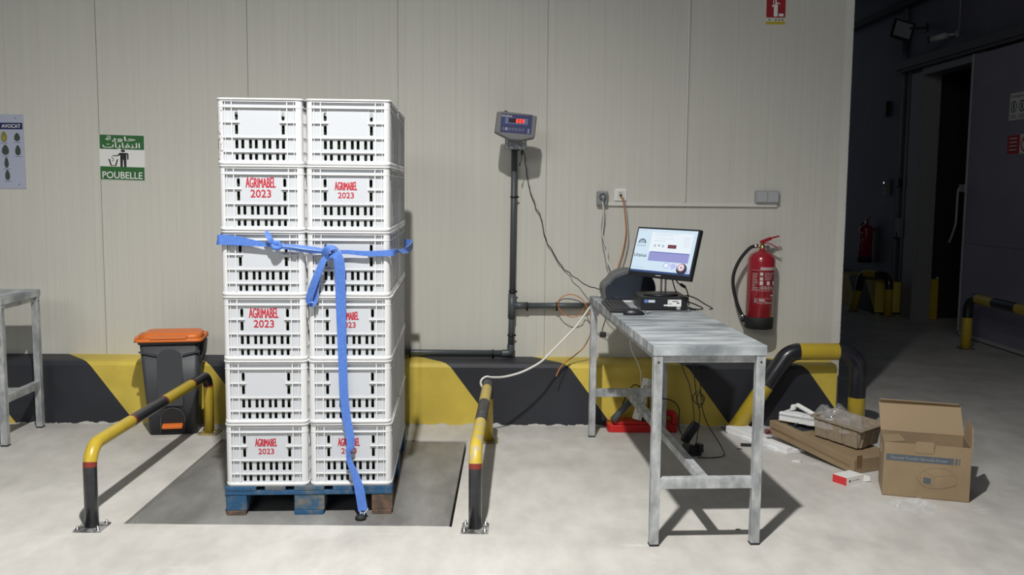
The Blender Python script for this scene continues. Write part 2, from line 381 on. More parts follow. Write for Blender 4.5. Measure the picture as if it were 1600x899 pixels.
for k in range(4):
    mb = MB(); q = plc(*((.035, .035), (PS-.08, .05), (PS-.04, PS-.05), (.04, PS-.05))[k]); mb.lathe([(.012, 0), (.012, .0015), (.008, .003)], q+Z3*-.004, seg=12)
    o = mb.build('cover_screw', STEELP, sc); o.location = -PO
# --- pallet
PA, PX, PY = .0409, -1.3075, -2.0186
pal = empty('wooden_pallet', (PX, PY, -.004), PA, label='blue painted wooden pallet under the white crates', cat='pallet')
def jb(a, b_, name, m_, j=.0):
    mb = MB(); mb.box2(a, b_, bev=.003)
    for v in mb.bm.verts: v.co += V((noise.noise(v.co*9+V((3, 1, 2)))*.003, noise.noise(v.co*7)*.003, 0))
    return mb.build(name, m_, pal)
tops = [(0, .145), (.18625, .28625), (.3275, .4725), (.51375, .61375), (.655, .80)]
for i, (a, c) in enumerate(tops): jb((a, rnd.uniform(-.004, .004), .122), (c, 1.2, .1435), 'top_board', (WOOD_B, WOOD_G, WOOD_G, WOOD_B, WOOD_B)[i])
ys3 = [(0, .145), (.5275, .6725), (1.055, 1.2)]
for i, (a, c) in enumerate(ys3): jb((0, a, .100), (.80, c, .122), 'stringer_board', WOOD_B)
for j, (xa, xc) in enumerate([(0, .10), (.3275, .4725), (.70, .80)]):
    for i, (a, c) in enumerate(ys3): jb((xa, a+.004, .022), (xc, c-.004, .100), 'block', WOOD_N if (j == 2 and i == 0) else (WOOD_G if j == 1 else WOOD_B))
    jb((xa+(.004 if j != 1 else 0), .0, 0), (xc-.004, 1.2, .022), 'bottom_board', (WOOD_N, WOOD_B, WOOD_N)[j])
# --- crates
CH = .3087; CW, CL = .395, .598
def perf(mb, o, r, u, x0, x1, y0, y1, holes, th, m=None):
    """plate with holes: holes = list of (x0,y0,x1,y1,round_bottom)"""
    o, r, u = V(o), V(r), V(u); n = r.cross(u).normalized(); mi = mb.mi(m) if m else 0
    xsn = sorted({x0, x1} | {h[0]-.004 for h in holes} | {h[2]+.004 for h in holes}); ysn = sorted({y0, y1} | {h[1]-.004 for h in holes} | {h[3]+.004 for h in holes})
    P = lambda x, y, d: mb.bm.verts.new(o+r*x+u*y-n*d)
    used = {(round(h[0]-.004, 5), round(h[1]-.004, 5)) for h in holes}
    for i in range(len(xsn)-1):
        for j in range(len(ysn)-1):
            a, c, d_, e = xsn[i], xsn[i+1], ysn[j], ysn[j+1]; cx, cy = (a+c)/2, (d_+e)/2
            if any(h[0]-.004 < cx < h[2]+.004 and h[1]-.004 < cy < h[3]+.004 for h in holes): continue
            for dd in (0, th):
                q = [P(a, d_, dd), P(c, d_, dd), P(c, e, dd), P(a, e, dd)]; mb.face(q if dd == 0 else q[::-1], mi)
    for h in holes:
        a, d_, c, e = h[0]-.004, h[1]-.004, h[2]+.004, h[3]+.004
        rb = (h[2]-h[0])/2*.95 if h[4] else .0015; rt_ = .0015 if h[4] != 2 else (h[2]-h[0])/2*.95
        hp = []
        for cx, cy, an, rr in ((h[2]-rt_, h[3]-rt_, 0, rt_), (h[0]+rt_, h[3]-rt_, PI/2, rt_), (h[0]+rb, h[1]+rb, PI, rb), (h[2]-rb, h[1]+rb, 1.5*PI, rb)):
            hp += [(cx+rr*math.cos(an+PI/2*k/3), cy+rr*math.sin(an+PI/2*k/3)) for k in range(4)]
        op = [(c, e)]*4+[(a, e)]*4+[(a, d_)]*4+[(c, d_)]*4
        hv = [[P(x, y, dd) for x, y in hp] for dd in (0, th)]; cv = [[P(x, y, dd) for x, y in ((c, e), (a, e), (a, d_), (c, d_))] for dd in (0, th)]
        k = 16
        for s_ in (0, 1):
            for i in range(k):
                j = (i+1) % k; ca, cb = cv[s_][i//4], cv[s_][j//4]
                q = [hv[s_][i], ca, hv[s_][j]] if ca is cb else [hv[s_][i], ca, cb, hv[s_][j]]
                mb.face(q if s_ == 0 else q[::-1], mi)
        for i in range(k): mb.face([hv[0][i], hv[0][(i+1) % k], hv[1][(i+1) % k], hv[1][i]], mi)
def ring_plan(hx, hy, r, n=5):
    return rrect(-hx, -hy, hx, hy, r, n)
def loop_rib(mb, hx, hy, r, z0, z1, inset):
    o_ = ring_plan(hx, hy, r); i_ = ring_plan(hx-inset, hy-inset, max(.004, r-inset)); n = len(o_)
    q = [[mb.bm.verts.new((x, y, z)) for x, y in pl_] for pl_, z in ((o_, z0), (o_, z1), (i_, z1), (i_, z0))]
    for s_ in range(4):
        for k in range(n): mb.face([q[s_][k], q[s_][(k+1) % n], q[(s_+1) % 4][(k+1) % n], q[(s_+1) % 4][k]], 0, s_ in (0,))
crate = empty('plastic_crate')
mb = MB(); mb.mi(WHITE); hx, hy, INS = CW/2, CL/2, .013; ct = .305
SX = (-.1075, -.080, -.0445, -.018, .018, .0445, .080, .1075)
holes = []
for x in SX:
    holes.append((x-.0070, .076, x+.0070, .117, 0)); holes.append((x-.0070, .022, x+.0070, .052, 1))
for x in (-.1075, .1075): holes.append((x-.0070, .142, x+.0070, .184, 0)); holes.append((x-.0070, .206, x+.0070, .246, 2))
for sgn in (-1, 1):
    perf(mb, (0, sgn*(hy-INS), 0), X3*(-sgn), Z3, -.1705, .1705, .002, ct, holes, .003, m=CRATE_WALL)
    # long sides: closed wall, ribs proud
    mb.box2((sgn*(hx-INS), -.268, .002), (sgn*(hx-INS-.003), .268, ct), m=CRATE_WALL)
    # horizontal ribs and uprights of the short side
    y0_, y1_ = sgn*hy, sgn*(hy-INS)
    for z in (.127, .0605): mb.box2((-.1705, y0_-sgn*.003, z-.0022), (.1705, y1_, z+.0022))
    for xx in (-1, 1):
        mb.box2((xx*.092, y0_-sgn*.003, .194), (xx*.1705, y1_, .198))
        mb.box2((xx*.127-.0024, y0_-sgn*.0025, .02), (xx*.127+.0024, y1_, ct-.004))
        mb.box2((xx*.095-.0012, y0_-sgn*.008, .127), (xx*.095+.0012, y1_, .265))
        mb.box2((xx*.158-.0015, y0_-sgn*.004, .02), (xx*.158+.0015, y1_, ct-.004))
    for k in range(19):
        y = -.252+k*.028; mb.box2((sgn*(hx-.001), y-.0016, .02), (sgn*(hx-INS), y+.0016, ct-.004))
    for z in (.127, .0605, .196): mb.box2((sgn*(hx-.002), -.268, z-.002), (sgn*(hx-INS), .268, z+.002))
    for k in (-1, 1):   # wider posts on the long side
        mb.box2((sgn*(hx-.0005), k*.10-.012, .005), (sgn*(hx-INS), k*.10+.012, ct-.002))
# rounded corner columns
for sx in (-1, 1):
    for sy in (-1, 1):
        arc = [(hx-.0305, hy-.002)]+[(hx-.002-.028+.028*math.sin(a), hy-.002-.028+.028*math.cos(a)) for a in [PI/2*k/6 for k in range(7)]]+[(hx-.002, hy-.036)]
        o_ = [(sx*x_, sy*y_) for x_, y_ in arc]; i_ = [(sx*(x_-.004 if x_ > hx-.03 else x_), sy*(y_-.004 if y_ > hy-.03 else y_)) for x_, y_ in arc]
        cols = [[mb.bm.verts.new((*p, z)) for p in pl_] for pl_ in (o_, i_) for z in (.0, ct)]
        n = len(o_)
        for k in range(n-1):
            mb.face([cols[0][k], cols[0][k+1], cols[1][k+1], cols[1][k]], 0, True); mb.face([cols[2][k], cols[2][k+1], cols[3][k+1], cols[3][k]], 0, True)
        for e, (ex, ey) in ((0, (0, 1)), (n-1, (1, 0))):
            x_, y_ = o_[e]; bx, by = (x_, sy*(hy-INS)) if e == 0 else (sx*(hx-INS), y_)
            q = [mb.bm.verts.new(p) for p in ((x_, y_, 0), (bx, by, 0), (bx, by, ct), (x_, y_, ct))]; mb.face(q)
loop_rib(mb, hx, hy, .032, 0, .018, .016)
loop_rib(mb, hx-.0005, hy-.0005, .032, .263, .267, .014)
mb.box2((-hx+.01, -hy+.01, .004), (hx-.01, hy-.01, .008))
mb.build('shell', WHITE, crate, recalc=True)
mb = MB(); loop_rib(mb, hx+.002, hy+.002, .034, CH-.0105, CH-.0012, .018); loop_rib(mb, hx-.001, hy-.001, .032, .291, .295, .014)
mb.build('rim', WHITE, crate)
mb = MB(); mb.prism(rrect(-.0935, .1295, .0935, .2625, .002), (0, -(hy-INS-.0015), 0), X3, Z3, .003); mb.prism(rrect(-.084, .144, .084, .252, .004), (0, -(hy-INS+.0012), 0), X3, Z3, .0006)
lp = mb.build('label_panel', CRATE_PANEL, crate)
def av():   # heap of avocados, seen as dark fruit through the slots
    mb = MB(); rn = random.Random(5)
    t0 = bmesh.new(); bmesh.ops.create_icosphere(t0, subdivisions=1, radius=1); base_ = [(v.co.copy()) for v in t0.verts]; fs = [[v.index for v in f.verts] for f in t0.faces]; t0.free()
    for iz in range(4):
        for ix in range(5):
            for iy in range(7):
                c = V((-.134+ix*.067+rn.uniform(-.006, .006), -.235+iy*.078+rn.uniform(-.008, .008), .040+iz*.056)); R = Matrix.Rotation(rn.uniform(0, 6), 3, 'Z')
                vs = [mb.bm.verts.new(c+R @ V((p.x*.042*(1-.25*p.y), p.y*.050, p.z*.034))) for p in base_]
                for f_ in fs: mb.face([vs[i] for i in f_], 0, True)
    return mb
avm = av().build('avocado_load', AVO)
tag(avm, 'x', 'avocados', 'avocados inside the crates', 'stuff')
printm = {}
def red_print(w1, zc1, h1, w2, zc2, h2):
    mb = MB(); yy = -(hy-INS+.0030)
    def bend(a, b_):   # letters grow slightly towards both ends
        k = 1+.14*(abs(a)/(w1/2))**1.3
        return V((a, yy, zc1-h1/2+(b_+h1/2)*k))
    for sh in (-.0013, 0, .0013):
        text_bm(mb, 'AGRIMABEL', (0, yy, zc1), X3, Z3, w1, h1*.90, RED_PRINT, bend=(lambda a, b_, sh=sh: bend(a, b_)+V((sh, sh*.05, 0))), bold=0.)
    text_bm(mb, '2023', (0, yy, zc2), X3, Z3, w2, h2, RED_PRINT, depth=.0, bold=.015)
    return mb.build('printed_lettering', None, recalc=False)
pr_big = red_print(.137, .2245, .049, .096, .175, .037); pr_small = red_print(.103, .212, .040, .075, .170, .028)
rows = ['top', 'second from top', 'third from top', 'fourth from top', 'fifth from top', 'bottom']
rnd = random.Random(11)
CG, PRG = 'white crates stacked on the blue pallet', None
first = True
cr_objs = []
dirt = mat('brown_dirt', (.16, .085, .04), .9)
for back in (0, 1):
    for c in (0, 1):
        for k in range(6):
            if first: cro = crate; first = False
            else:
                cro = crate.copy(); COL.objects.link(cro)
                for ch in crate_parts:
                    h_ = ch.copy(); COL.objects.link(h_); h_.parent = cro
            if cro is crate: crate_parts = list(crate.children)
            row = 5-k
            jx, jy = (0, 0) if k == 0 else (rnd.uniform(-.0015, .0015) if back else rnd.uniform(-.003, .003), rnd.uniform(-.004, .004))
            if back: jy = abs(jy)*.5
            else: jy = -abs(jy)
            ax = .1995+c*.4025+jx; ay = .301+back*.6035+jy
            if row <= 1 and not back and c == 0: ax -= .004
            cs, sn = math.cos(PA), math.sin(PA)
            cro.location = (PX+ax*cs-ay*sn, PY+ax*sn+ay*cs, .1395+k*CH+.0002)
            cro.rotation_euler = (0, 0, PA+(0 if k == 0 or back else rnd.uniform(-.004, .004)))
            side = ('left', 'right')[c]; prn = row in (1, 3, 5) and not back
            ref = f'{rows[row]} in the {side} {"front" if not back else "rear"} column'
            if row == 0 and c == 0 and not back: ds = 'white slotted crate with brown stains on its left edge, '
            elif prn: ds = 'white slotted crate with red lettering, '
            elif not back: ds = 'white slotted crate with blank panel, '
            else: ds = 'white plastic crate seen edge on, '
            tag(cro, ds+ref, 'crate', CG)
            if prn:
                p = (pr_big if (c == 0 and row < 5) else pr_small).copy(); COL.objects.link(p); p.parent = cro
                p.location = (-.004 if c == 0 else -.010, 0, 0); p['label'] = 'red printed lettering on the panel'
            if not back:
                a = avm if (k == 0 and c == 0) else avm.copy()
                if a is not avm: COL.objects.link(a)
                a.location = cro.location; a.rotation_euler = cro.rotation_euler
                tag(a, f'dark avocados inside the {side} front column crate, {rows[row]}')
            cr_objs.append(cro)
for p in (pr_big, pr_small): bpy.data.objects.remove(p)
tl = next(o for o in cr_objs if 'stains' in o['label'])
mb = MB()
for k in range(70):
    z = rnd.choice((rnd.uniform(.02, .27), rnd.gauss(.095, .025))); th_ = rnd.uniform(-.1, .95)*PI/2
    c = V((-(hx-.002-.028+.0284*math.sin(PI/2-th_)), -(hy-.002-.028+.0284*math.cos(PI/2-th_)), min(.28, max(.02, z))))
    nn = V((-math.cos(th_), -math.sin(th_), 0)); tt = V((nn.y, -nn.x, 0)); s_ = rnd.uniform(.0008, .0026)
    mb.prism([(s_*(.5+rnd.random())*math.cos(q), s_*1.7*(.5+rnd.random())*math.sin(q)) for q in [PI/3*i for i in range(6)]], c, -tt, Z3, .0004)
mb.build('dirt_stain', dirt, tl)
# ---- blue strap round the third row
PM = Matrix.Translation((PX, PY, 0)) @ Matrix.Rotation(PA, 4, 'Z')
def pp(x, y, z): return PM @ V((x, y, z))
st = empty('ratchet_strap', pp(.46, -.02, 1.30), label='blue webbing strap tied round the crate stack with its loose end hanging', cat='strap')
SL = V(st.location)
def band(pts, hw, name, n=8, th=.0025, edge=True, twist=None):
    P = cr(pts, n); k = len(P); W_ = []
    hs = hw if isinstance(hw, list) else [hw, hw]
    for i in range(k):
        t_ = i/(k-1)*(len(hs)-1); a = min(int(t_), len(hs)-2); w_ = hs[a]+(hs[a+1]-hs[a])*(t_-a)
        tg = (P[min(i+1, k-1)]-P[max(i-1, 0)]).normalized()
        n0 = twist(i/(k-1)) if twist else V((0, -1, 0))
        W_.append(tg.cross(n0).normalized()*w_)
    mb = MB(); mb.ribbon(P, W_, th, m=BLUEW, edge=BLUEE if edge else BLUEW); return mb.build(name, None, st, loc=None)
def loc_fix(o): o.location = -SL; return o
F0 = -.012
z0 = 1.325
def tw(*a):
    def f(t):
        x = t*(len(a)-1); i = min(int(x), len(a)-2); g_ = a[i]+(a[i+1]-a[i])*(x-i); return V((0, -math.cos(g_), math.sin(g_)))
    return f
loc_fix(band([pp(-.012, .30, 1.335), pp(-.012, .05, 1.334), pp(-.006, -.010, 1.333), pp(.03, -.013, 1.333), pp(.10, -.014, 1.327), pp(.18, -.016, 1.316), pp(.255, -.020, 1.309)], [.024, .024, .024, .024, .021, .013, .007], 'band'))
loc_fix(band([pp(.27, -.020, 1.306), pp(.34, -.020, 1.302), pp(.43, -.022, 1.293), pp(.50, -.024, 1.283)], [.009, .013, .012, .008], 'band', twist=tw(.3, .5, .2)))
loc_fix(band([pp(.27, -.026, 1.303), pp(.35, -.030, 1.292), pp(.43, -.030, 1.281), pp(.50, -.028, 1.277)], [.006, .009, .010, .006], 'band', twist=tw(-.2, -.7, -.3)))
loc_fix(band([pp(.52, -.024, 1.280), pp(.60, -.018, 1.278), pp(.68, -.016, 1.272), pp(.76, -.014, 1.273), pp(.812, -.004, 1.276), pp(.825, .08, 1.272), pp(.83, .35, 1.256), pp(.835, .62, 1.246)], [.008, .010, .012, .014, .016, .018, .020, .020], 'band'))
loc_fix(band([pp(.835, .62, 1.246), pp(.845, .66, 1.25), pp(.85, .9, 1.245), pp(.845, 1.20, 1.245)], [.02, .016, .022, .022], 'band', twist=lambda t: V((1, 0, 0))))
loc_fix(band([pp(.845, 1.22, 1.245), pp(.4, 1.225, 1.28), pp(-.012, 1.22, 1.33), pp(-.014, .8, 1.334), pp(-.012, .30, 1.335)], [.024, .024], 'band', twist=lambda t: V((0, 1, 0)) if t < .5 else V((-1, 0, 0))))
# first knot with its short upright end
mb = MB()
mb.tube(cr([pp(.245, -.028, 1.318), pp(.262, -.040, 1.297), pp(.285, -.030, 1.300), pp(.275, -.030, 1.322), pp(.250, -.032, 1.312)], 6), [.011]*25, 10, m=BLUEW)
mb.tube(cr([pp(.268, -.032, 1.312), pp(.250, -.036, 1.330), pp(.240, -.034, 1.350), pp(.226, -.032, 1.368)], 6), .009, 8, m=BLUEW)
mb.ribbon(cr([pp(.262, -.03, 1.312), pp(.246, -.045, 1.332), pp(.234, -.042, 1.352), pp(.222, -.036, 1.374)], 6), [V((.009, .004, .006))]*19, .003, m=BLUEW, edge=BLUEE)
loc_fix(mb.build('knot', None, st))
# second knot
mb = MB()
mb.tube(cr([pp(.490, -.030, 1.270), pp(.505, -.046, 1.296), pp(.535, -.050, 1.296), pp(.550, -.040, 1.274), pp(.525, -.042, 1.258), pp(.498, -.036, 1.264)], 6), [.015]*31, 12, m=BLUEW)
mb.ribbon(cr([pp(.492, -.050, 1.262), pp(.505, -.066, 1.285), pp(.520, -.068, 1.302), pp(.548, -.055, 1.300), pp(.560, -.045, 1.28)], 6), [V((.014, 0, -.010))]*25, .003, m=BLUEW, edge=BLUEE)
loc_fix(mb.build('knot', None, st))
# drooping loop
loc_fix(band([pp(.505, -.044, 1.268), pp(.482, -.055, 1.225), pp(.455, -.058, 1.160), pp(.432, -.050, 1.100), pp(.418, -.040, 1.055), pp(.425, -.028, 1.033), pp(.445, -.026, 1.05), pp(.452, -.026, 1.11), pp(.470, -.030, 1.18), pp(.505, -.036, 1.26)], [.010, .015, .017, .017, .016, .016, .014, .013, .012, .008], 'loop', twist=lambda t: V((.25, -1, 0)) if t < .5 else V((-.5, -.9, 0))))
# hanging tail
loc_fix(band([pp(.528, -.046, 1.292), pp(.556, -.062, 1.262), pp(.566, -.058, 1.20), pp(.566, -.045, 1.08), pp(.568, -.035, .92), pp(.571, -.030, .76), pp(.574, -.028, .62), pp(.584, -.026, .50), pp(.598, -.030, .42), pp(.606, -.034, .355), pp(.594, -.036, .315), pp(.600, -.038, .27), pp(.628, -.040, .20), pp(.648, -.048, .13), pp(.660, -.055, .06), pp(.665, -.060, .035)],
     [.012, .023, .025, .024, .022, .021, .021, .021, .021, .019, .012, .013, .019, .023, .023, .023], 'tail', n=6,
     twist=lambda t: V((.75*math.exp(-((t-.70)/.06)**2), -1, 0)).normalized()))
mb = MB(); mb.tube(cr([pp(.650, -.062, .032), pp(.655, -.066, .012), pp(.668, -.066, .006), pp(.672, -.064, .02), pp(.690, -.060, .045)], 5), .0018, 6, m=BLUEE)
for k in range(5): mb.tube([pp(.655+.004*k, -.064, .03), pp(.650+.006*k+rnd.uniform(-.004, .004), -.070, .012)], .0008, 4, m=BLUEE)
loc_fix(mb.build('frayed_end', None, st))
mb = MB(); mb.lathe([(.004, 0), (.026, 0), (.028, .010), (.022, .020), (.008, .024)], pp(.655, -.075, -.003), seg=9); o = mb.build('rubber_puck', BLACK_R, loc=pp(.655, -.075, -.003)); tag(o, 'small black rubber lump on the steel plate under the strap end', 'rubber piece')
# ================================================================== GUARD RAILS
def hoop(name, p0, p1, h, r, bend, bands, label, mats_=(BPAINT, YELLOW, RINGRED), ring_w=.022, plate=.125, lean0=0., lean1=0., group=None, plates=True):
    """n-shaped pipe rail from p0 to p1; bands = [(arclength fraction end, material)]"""
    p0, p1 = V(p0), V(p1); d = (p1-p0); Lh = d.length; d.normalize()
    pts = []
    a = p0+Z3*0.0; ctrl = []
    A, B = p0+d*lean0, p1-d*lean1
    topz = h
    def fillet(c, din, dout, rad, n=10):
        ang = din.angle(dout); tlen = rad*math.tan(ang/2); s_ = c-din*tlen; cen_dir = (dout-din).normalized(); cen = c+cen_dir*(rad/math.cos(ang/2)); out = []
        v0 = s_-cen; ax = din.cross(dout).normalized()
        for k in range(n+1): out.append(cen+Matrix.Rotation(ang*k/n, 3, ax) @ v0)
        return out
    c0, c1 = A+Z3*topz, B+Z3*topz; d0 = (c0-p0).normalized(); d1 = (p1-c1).normalized()
    pts = [p0]+fillet(c0, d0, d, bend)+fillet(c1, d, d1, bend)+[p1]
    # resample with cuts at the band borders
    cum = [0]
    for i in range(1, len(pts)): cum.append(cum[-1]+(pts[i]-pts[i-1]).length)
    T = cum[-1]
    cuts = sorted(set(cum+[c for c, _ in bands if c < T]+[c+ring_w for c, m_ in bands if m_[1] and c+ring_w < T]))
    def at(s_):
        for i in range(1, len(cum)):
            if s_ <= cum[i]+1e-9: f_ = (s_-cum[i-1])/max(1e-9, cum[i]-cum[i-1]); return pts[i-1].lerp(pts[i], f_)
        return pts[-1]
    P = [at(c) for c in cuts]
    def mf(i):
        s_ = (cuts[i]+cuts[i+1])/2
        for e, (m_, rg) in bands:
            if s_ < e: return m_
            if rg and s_ < e+ring_w: return mats_[2]
        return bands[-1][1][0]
    root = empty(name, p0, label=label, cat='guard rail', group=group)
    mb = MB(); mb.tube([p-p0 for p in P], r, 24, mats=mf); mb.build('rail_pipe', None, root)
    if plates:
        for p in (p0, p1):
            q = p-p0; mb = MB(); rz = math.atan2(d.y, d.x)
            mb.box((q.x, q.y, .004), (plate, plate, .008), rot=rz, bev=.001); mb.build('base_plate', GALV_D if p is p0 else YELLOWP, root)
            for sx in (-1, 1):
                for sy in (-1, 1):
                    e = Matrix.Rotation(rz, 3, 'Z') @ V((sx*plate*.38, sy*plate*.38, 0)); c = V((q.x+e.x, q.y+e.y, .008))
                    mb = MB(); mb.lathe([(.010, 0), (.010, .002), (.0085, .002), (.0085, .009), (.0045, .009), (.0045, .018), (.003, .020)], c, seg=6 if False else 8); mb.build('anchor_bolt', CHROME, root)
    return root, T
GALV_D = mat('dark_worn_steel', (.10, .10, .10), .5, .5, (.45, .45, .44), 22, 5, .45, .6)
YELLOWP = mat('yellow_grimy_plate', (.34, .27, .08), .6, 0, (.2, .17, .09), 30, 5)
Bm, Ym, WB, WY = (BPAINT, True), (YELLOW, True), (WORNBLK, True), (WORNYEL, True)
L_ = 1.73
hoop('guard_rail', (-1.873, -2.205, 0), (-1.845, -.475, 0), .385, .031, .10,
     [(.292, Bm), (.825, Ym), (1.27, Bm), (1.74, Ym), (2.08, (BPAINT, True)), (9, (YELLOW, False))], 'yellow and black floor guard rail left of the pallet beside the waste bin')
hoop('guard_rail', (-.098, -2.205, 0), (-.055, -.645, 0), .385, .031, .10,
     [(.292, Bm), (.829, (WORNYEL, False)), (1.278, (WORNBLK, False)), (1.66, (WORNYEL, False)), (1.97, (WORNBLK, False)), (9, (YELLOW, False))], 'yellow and black floor guard rail between the pallet and the steel table')
hoop('guard_rail', (1.575, -.335, 0), (2.385, -.315, 0), .53, .056, .13,
     [(.36, (YELLOW, False)), (.685, (BPAINT, False)), (.945, (YELLOW, False)), (1.335, (BPAINT, False)), (9, (YELLOW, False))], 'thick yellow and black hoop guard at the wall corner with one slanted leg', lean0=.345, plate=.15)
hoop('guard_rail', (4.68, 5.95, 0), (4.93, 5.45, 0), .52, .05, .12,
     [(.30, (YELLOW, False)), (.55, (BPAINT, False)), (.75, (YELLOW, False)), (1.06, (BPAINT, False)), (9, (YELLOW, False))], 'yellow and black hoop guard in the dark passage below the far extinguisher', lean0=.12, plate=.13)
hoop('guard_rail', (4.74, 3.01, 0), (4.74, 1.2, 0), .53, .05, .14,
     [(.32, (YELLOW, False)), (.66, (BPAINT, False)), (.98, (YELLOW, False)), (1.40, (BPAINT, False)), (1.75, (YELLOW, False)), (2.2, (BPAINT, False)), (9, (YELLOW, False))], 'yellow and black guard rail in front of the dark sliding door', plate=.14)
# post just inside the cold room
mb = MB(); mb.tube([(5.46, 5.28, 0), (5.46, 5.28, .50)], .020, 16, m=YELLOW); mb.lathe([(.020, 0), (.018, .02), (.008, .03)], (5.46, 5.28, .50), m=GALV)
tag(mb.build('bollard', None, loc=(5.46, 5.28, 0)), 'yellow bollard inside the dark doorway', 'bollard')
# ================================================================== STEEL TABLES
def make_table(th):
    root = empty('steel_table'); w_, l_, t_ = .506, 1.935, .040
    lg = [(t_/2+.004, t_/2+.004), (w_-t_/2-.004, t_/2+.004), (t_/2+.004, l_-t_/2-.004), (w_-t_/2-.004, l_-t_/2-.004)]
    mb = MB(); mb.box2((0, 0, th-.045), (w_, l_, th-.0005), bev=.002)
    # hollow the folded sheet from below
    mb.build('tabletop', GALV_TOP, root)
    for x_, y_ in lg:
        mb = MB(); mb.box2((x_-t_/2, y_-t_/2, .004), (x_+t_/2, y_+t_/2, th-.045), bev=.002); lo = mb.build('leg', GALV, root)
        mb = MB(); mb.box2((x_-t_/2-.001, y_-t_/2-.001, 0), (x_+t_/2+.001, y_+t_/2+.001, .010), bev=.002); mb.build('foot_cap', BLACK_R, lo)
        mb = MB(); mb.cyl((x_, y_-t_/2-.001, th-.075), (x_, y_-t_/2+.002, th-.075), .005, 10); mb.build('screw', BLACK_R, lo)
    for y_ in (t_/2+.004, l_-t_/2-.004):
        mb = MB(); mb.box2((t_+.004, y_-t_/2+.002, .262), (w_-t_-.004, y_+t_/2-.002, .312), bev=.002); mb.build('cross_rail', GALV, root)
        mb = MB(); mb.box2((t_+.004, y_-.010+(.004 if y_ < 1 else -.004), th-.078), (w_-t_-.004, y_+.012, th-.0455), bev=.002); mb.build('apron_rail', GALV, root)
    mb = MB(); mb.box2((w_/2-.02, t_+.003, .268), (w_/2+.02, l_-t_-.003, .308), bev=.002); mb.build('long_rail', GALV, root)
    for x_ in (t_/2+.004, w_-t_/2-.004):
        mb = MB(); mb.box2((x_-.012, t_+.004, th-.07), (x_+.012, l_-t_-.004, th-.0455), bev=.002); mb.build('apron_rail', GALV, root)
    return root
TH = .9077
tab = make_table(TH); tab.location = (.6813, -2.4213, 0); tab.rotation_euler = (0, 0, .0505)
tag(tab, 'galvanised steel table carrying the computer, below the wall sockets', 'table')
tab2 = copy_tree(tab); tab2.location = (-2.955, -.825, 0); tab2.rotation_euler = (0, 0, PI/2+.01)
tag(tab2, 'galvanised steel table cut off by the left edge of the picture', 'table')
# ================================================================== WASTE BIN
def frustum(mb, bot, top_, z0_, z1_, r=.03, m=None, n=4):
    (x0, y0, x1, y1), (X0, Y0, X1, Y1) = bot, top_; a = rrect(x0, y0, x1, y1, r, n); c = rrect(X0, Y0, X1, Y1, r, n); k = len(a)
    va = [mb.bm.verts.new((*p, z0_)) for p in a]; vc = [mb.bm.verts.new((*p, z1_)) for p in c]; mi = mb.mi(m) if m else 0
    for i in range(k): mb.face([va[i], va[(i+1) % k], vc[(i+1) % k], vc[i]], mi, True)
    mb.face(va[::-1], mi); mb.face(vc, mi)
bn = empty('pedal_bin', (-2.063, -.512, 0), .16, label='charcoal pedal waste bin with an orange lid against the hazard curb', cat='waste bin')
mb = MB()
frustum(mb, (-.147, 0, .147, .205), (-.192, -.018, .168, .245), .0, .60, .028)
frustum(mb, (-.20, -.026, .176, .252), (-.203, -.028, .179, .255), .585, .605, .03)
# raised front panel with an arched top, ledge and pedal recess
for pl_, z_, dth in ((None, 0, 0),):
    arch = [(-.075, .18)]+[( .075, .18)]+ell(0, .50, .078, .050, 12, 0, PI)
sl = V((0, -.018, .60)).normalized()
mb.prism([(-.075, .19), (.075, .19)]+[(x_, y_) for x_, y_ in ell(0, .50, .075, .055, 12, 0, PI)], (-.008, -.006, 0), X3, sl, .010)
for s_ in (-1, 1): mb.prism([(s_*.078-.006, .51), (s_*.185-.006, .535), (s_*.185-.006, .545), (s_*.078-.006, .522)][::s_], (0, -.004, 0), X3, sl, .008)
mb.build('bin_body', BINB, bn)
mb = MB(); mb.prism([(-.072, .015), (.072, .015)]+ell(0, .10, .072, .07, 12, 0, PI), (.0, -.0005, 0), X3, sl, .007, m=mat('pedal_recess', (.012, .010, .012), .7)); 
pts = [(x_, -.013, z_) for x_, z_ in [(-.075, .015), (-.075, .10)]+[(x_, z_) for x_, z_ in ell(0, .10, .075, .075, 10, 0, PI)[::-1]]+[(.075, .015)]]
mb.tube(pts, .004, 6, m=BINB); mb.build('pedal_recess', None, bn)
mb = MB(); mb.box((0, -.030, .062), (.125, .045, .022), rot=Matrix.Rotation(.25, 4, 'X'), bev=.006); mb.box((0, .0, .055), (.10, .04, .012)); mb.build('pedal', ORANGE, bn)
mb = MB()
frustum(mb, (-.222, -.048, .198, .262), (-.215, -.042, .190, .258), .603, .622, .035)
frustum(mb, (-.215, -.042, .190, .258), (-.165, .05, .165, .22), .622, .652, .05)
mb.prism([(-.12, -.03), (.10, -.03), (.13, .20), (-.10, .20)], (0, -.02, .624), X3, V((0, 1, .10)), .012, bev=.004)
mb.box((-.205, .10, .618), (.03, .22, .03), bev=.01); mb.box((.185, .18, .614), (.03, .10, .038), bev=.01)
mb.build('lid', ORANGE, bn)
for s_ in (-1, 1):
    mb = MB(); mb.tube([(s_*.12-.02, .235, .045), (s_*.12+.0, .235, .045)], .04, 16); mb.build('wheel', BLACK_R, bn)
mb = MB(); mb.prism([(.165, .44), (.185, .50), (.192, .585), (.165, .585)], (0, .235, 0), X3, Z3, .16, bev=.005); mb.build('handle', BINB, bn)
# ================================================================== SIGNS ON THE WALL
def plane_sign(name, quad, th, m_, y=-.0015):
    pass
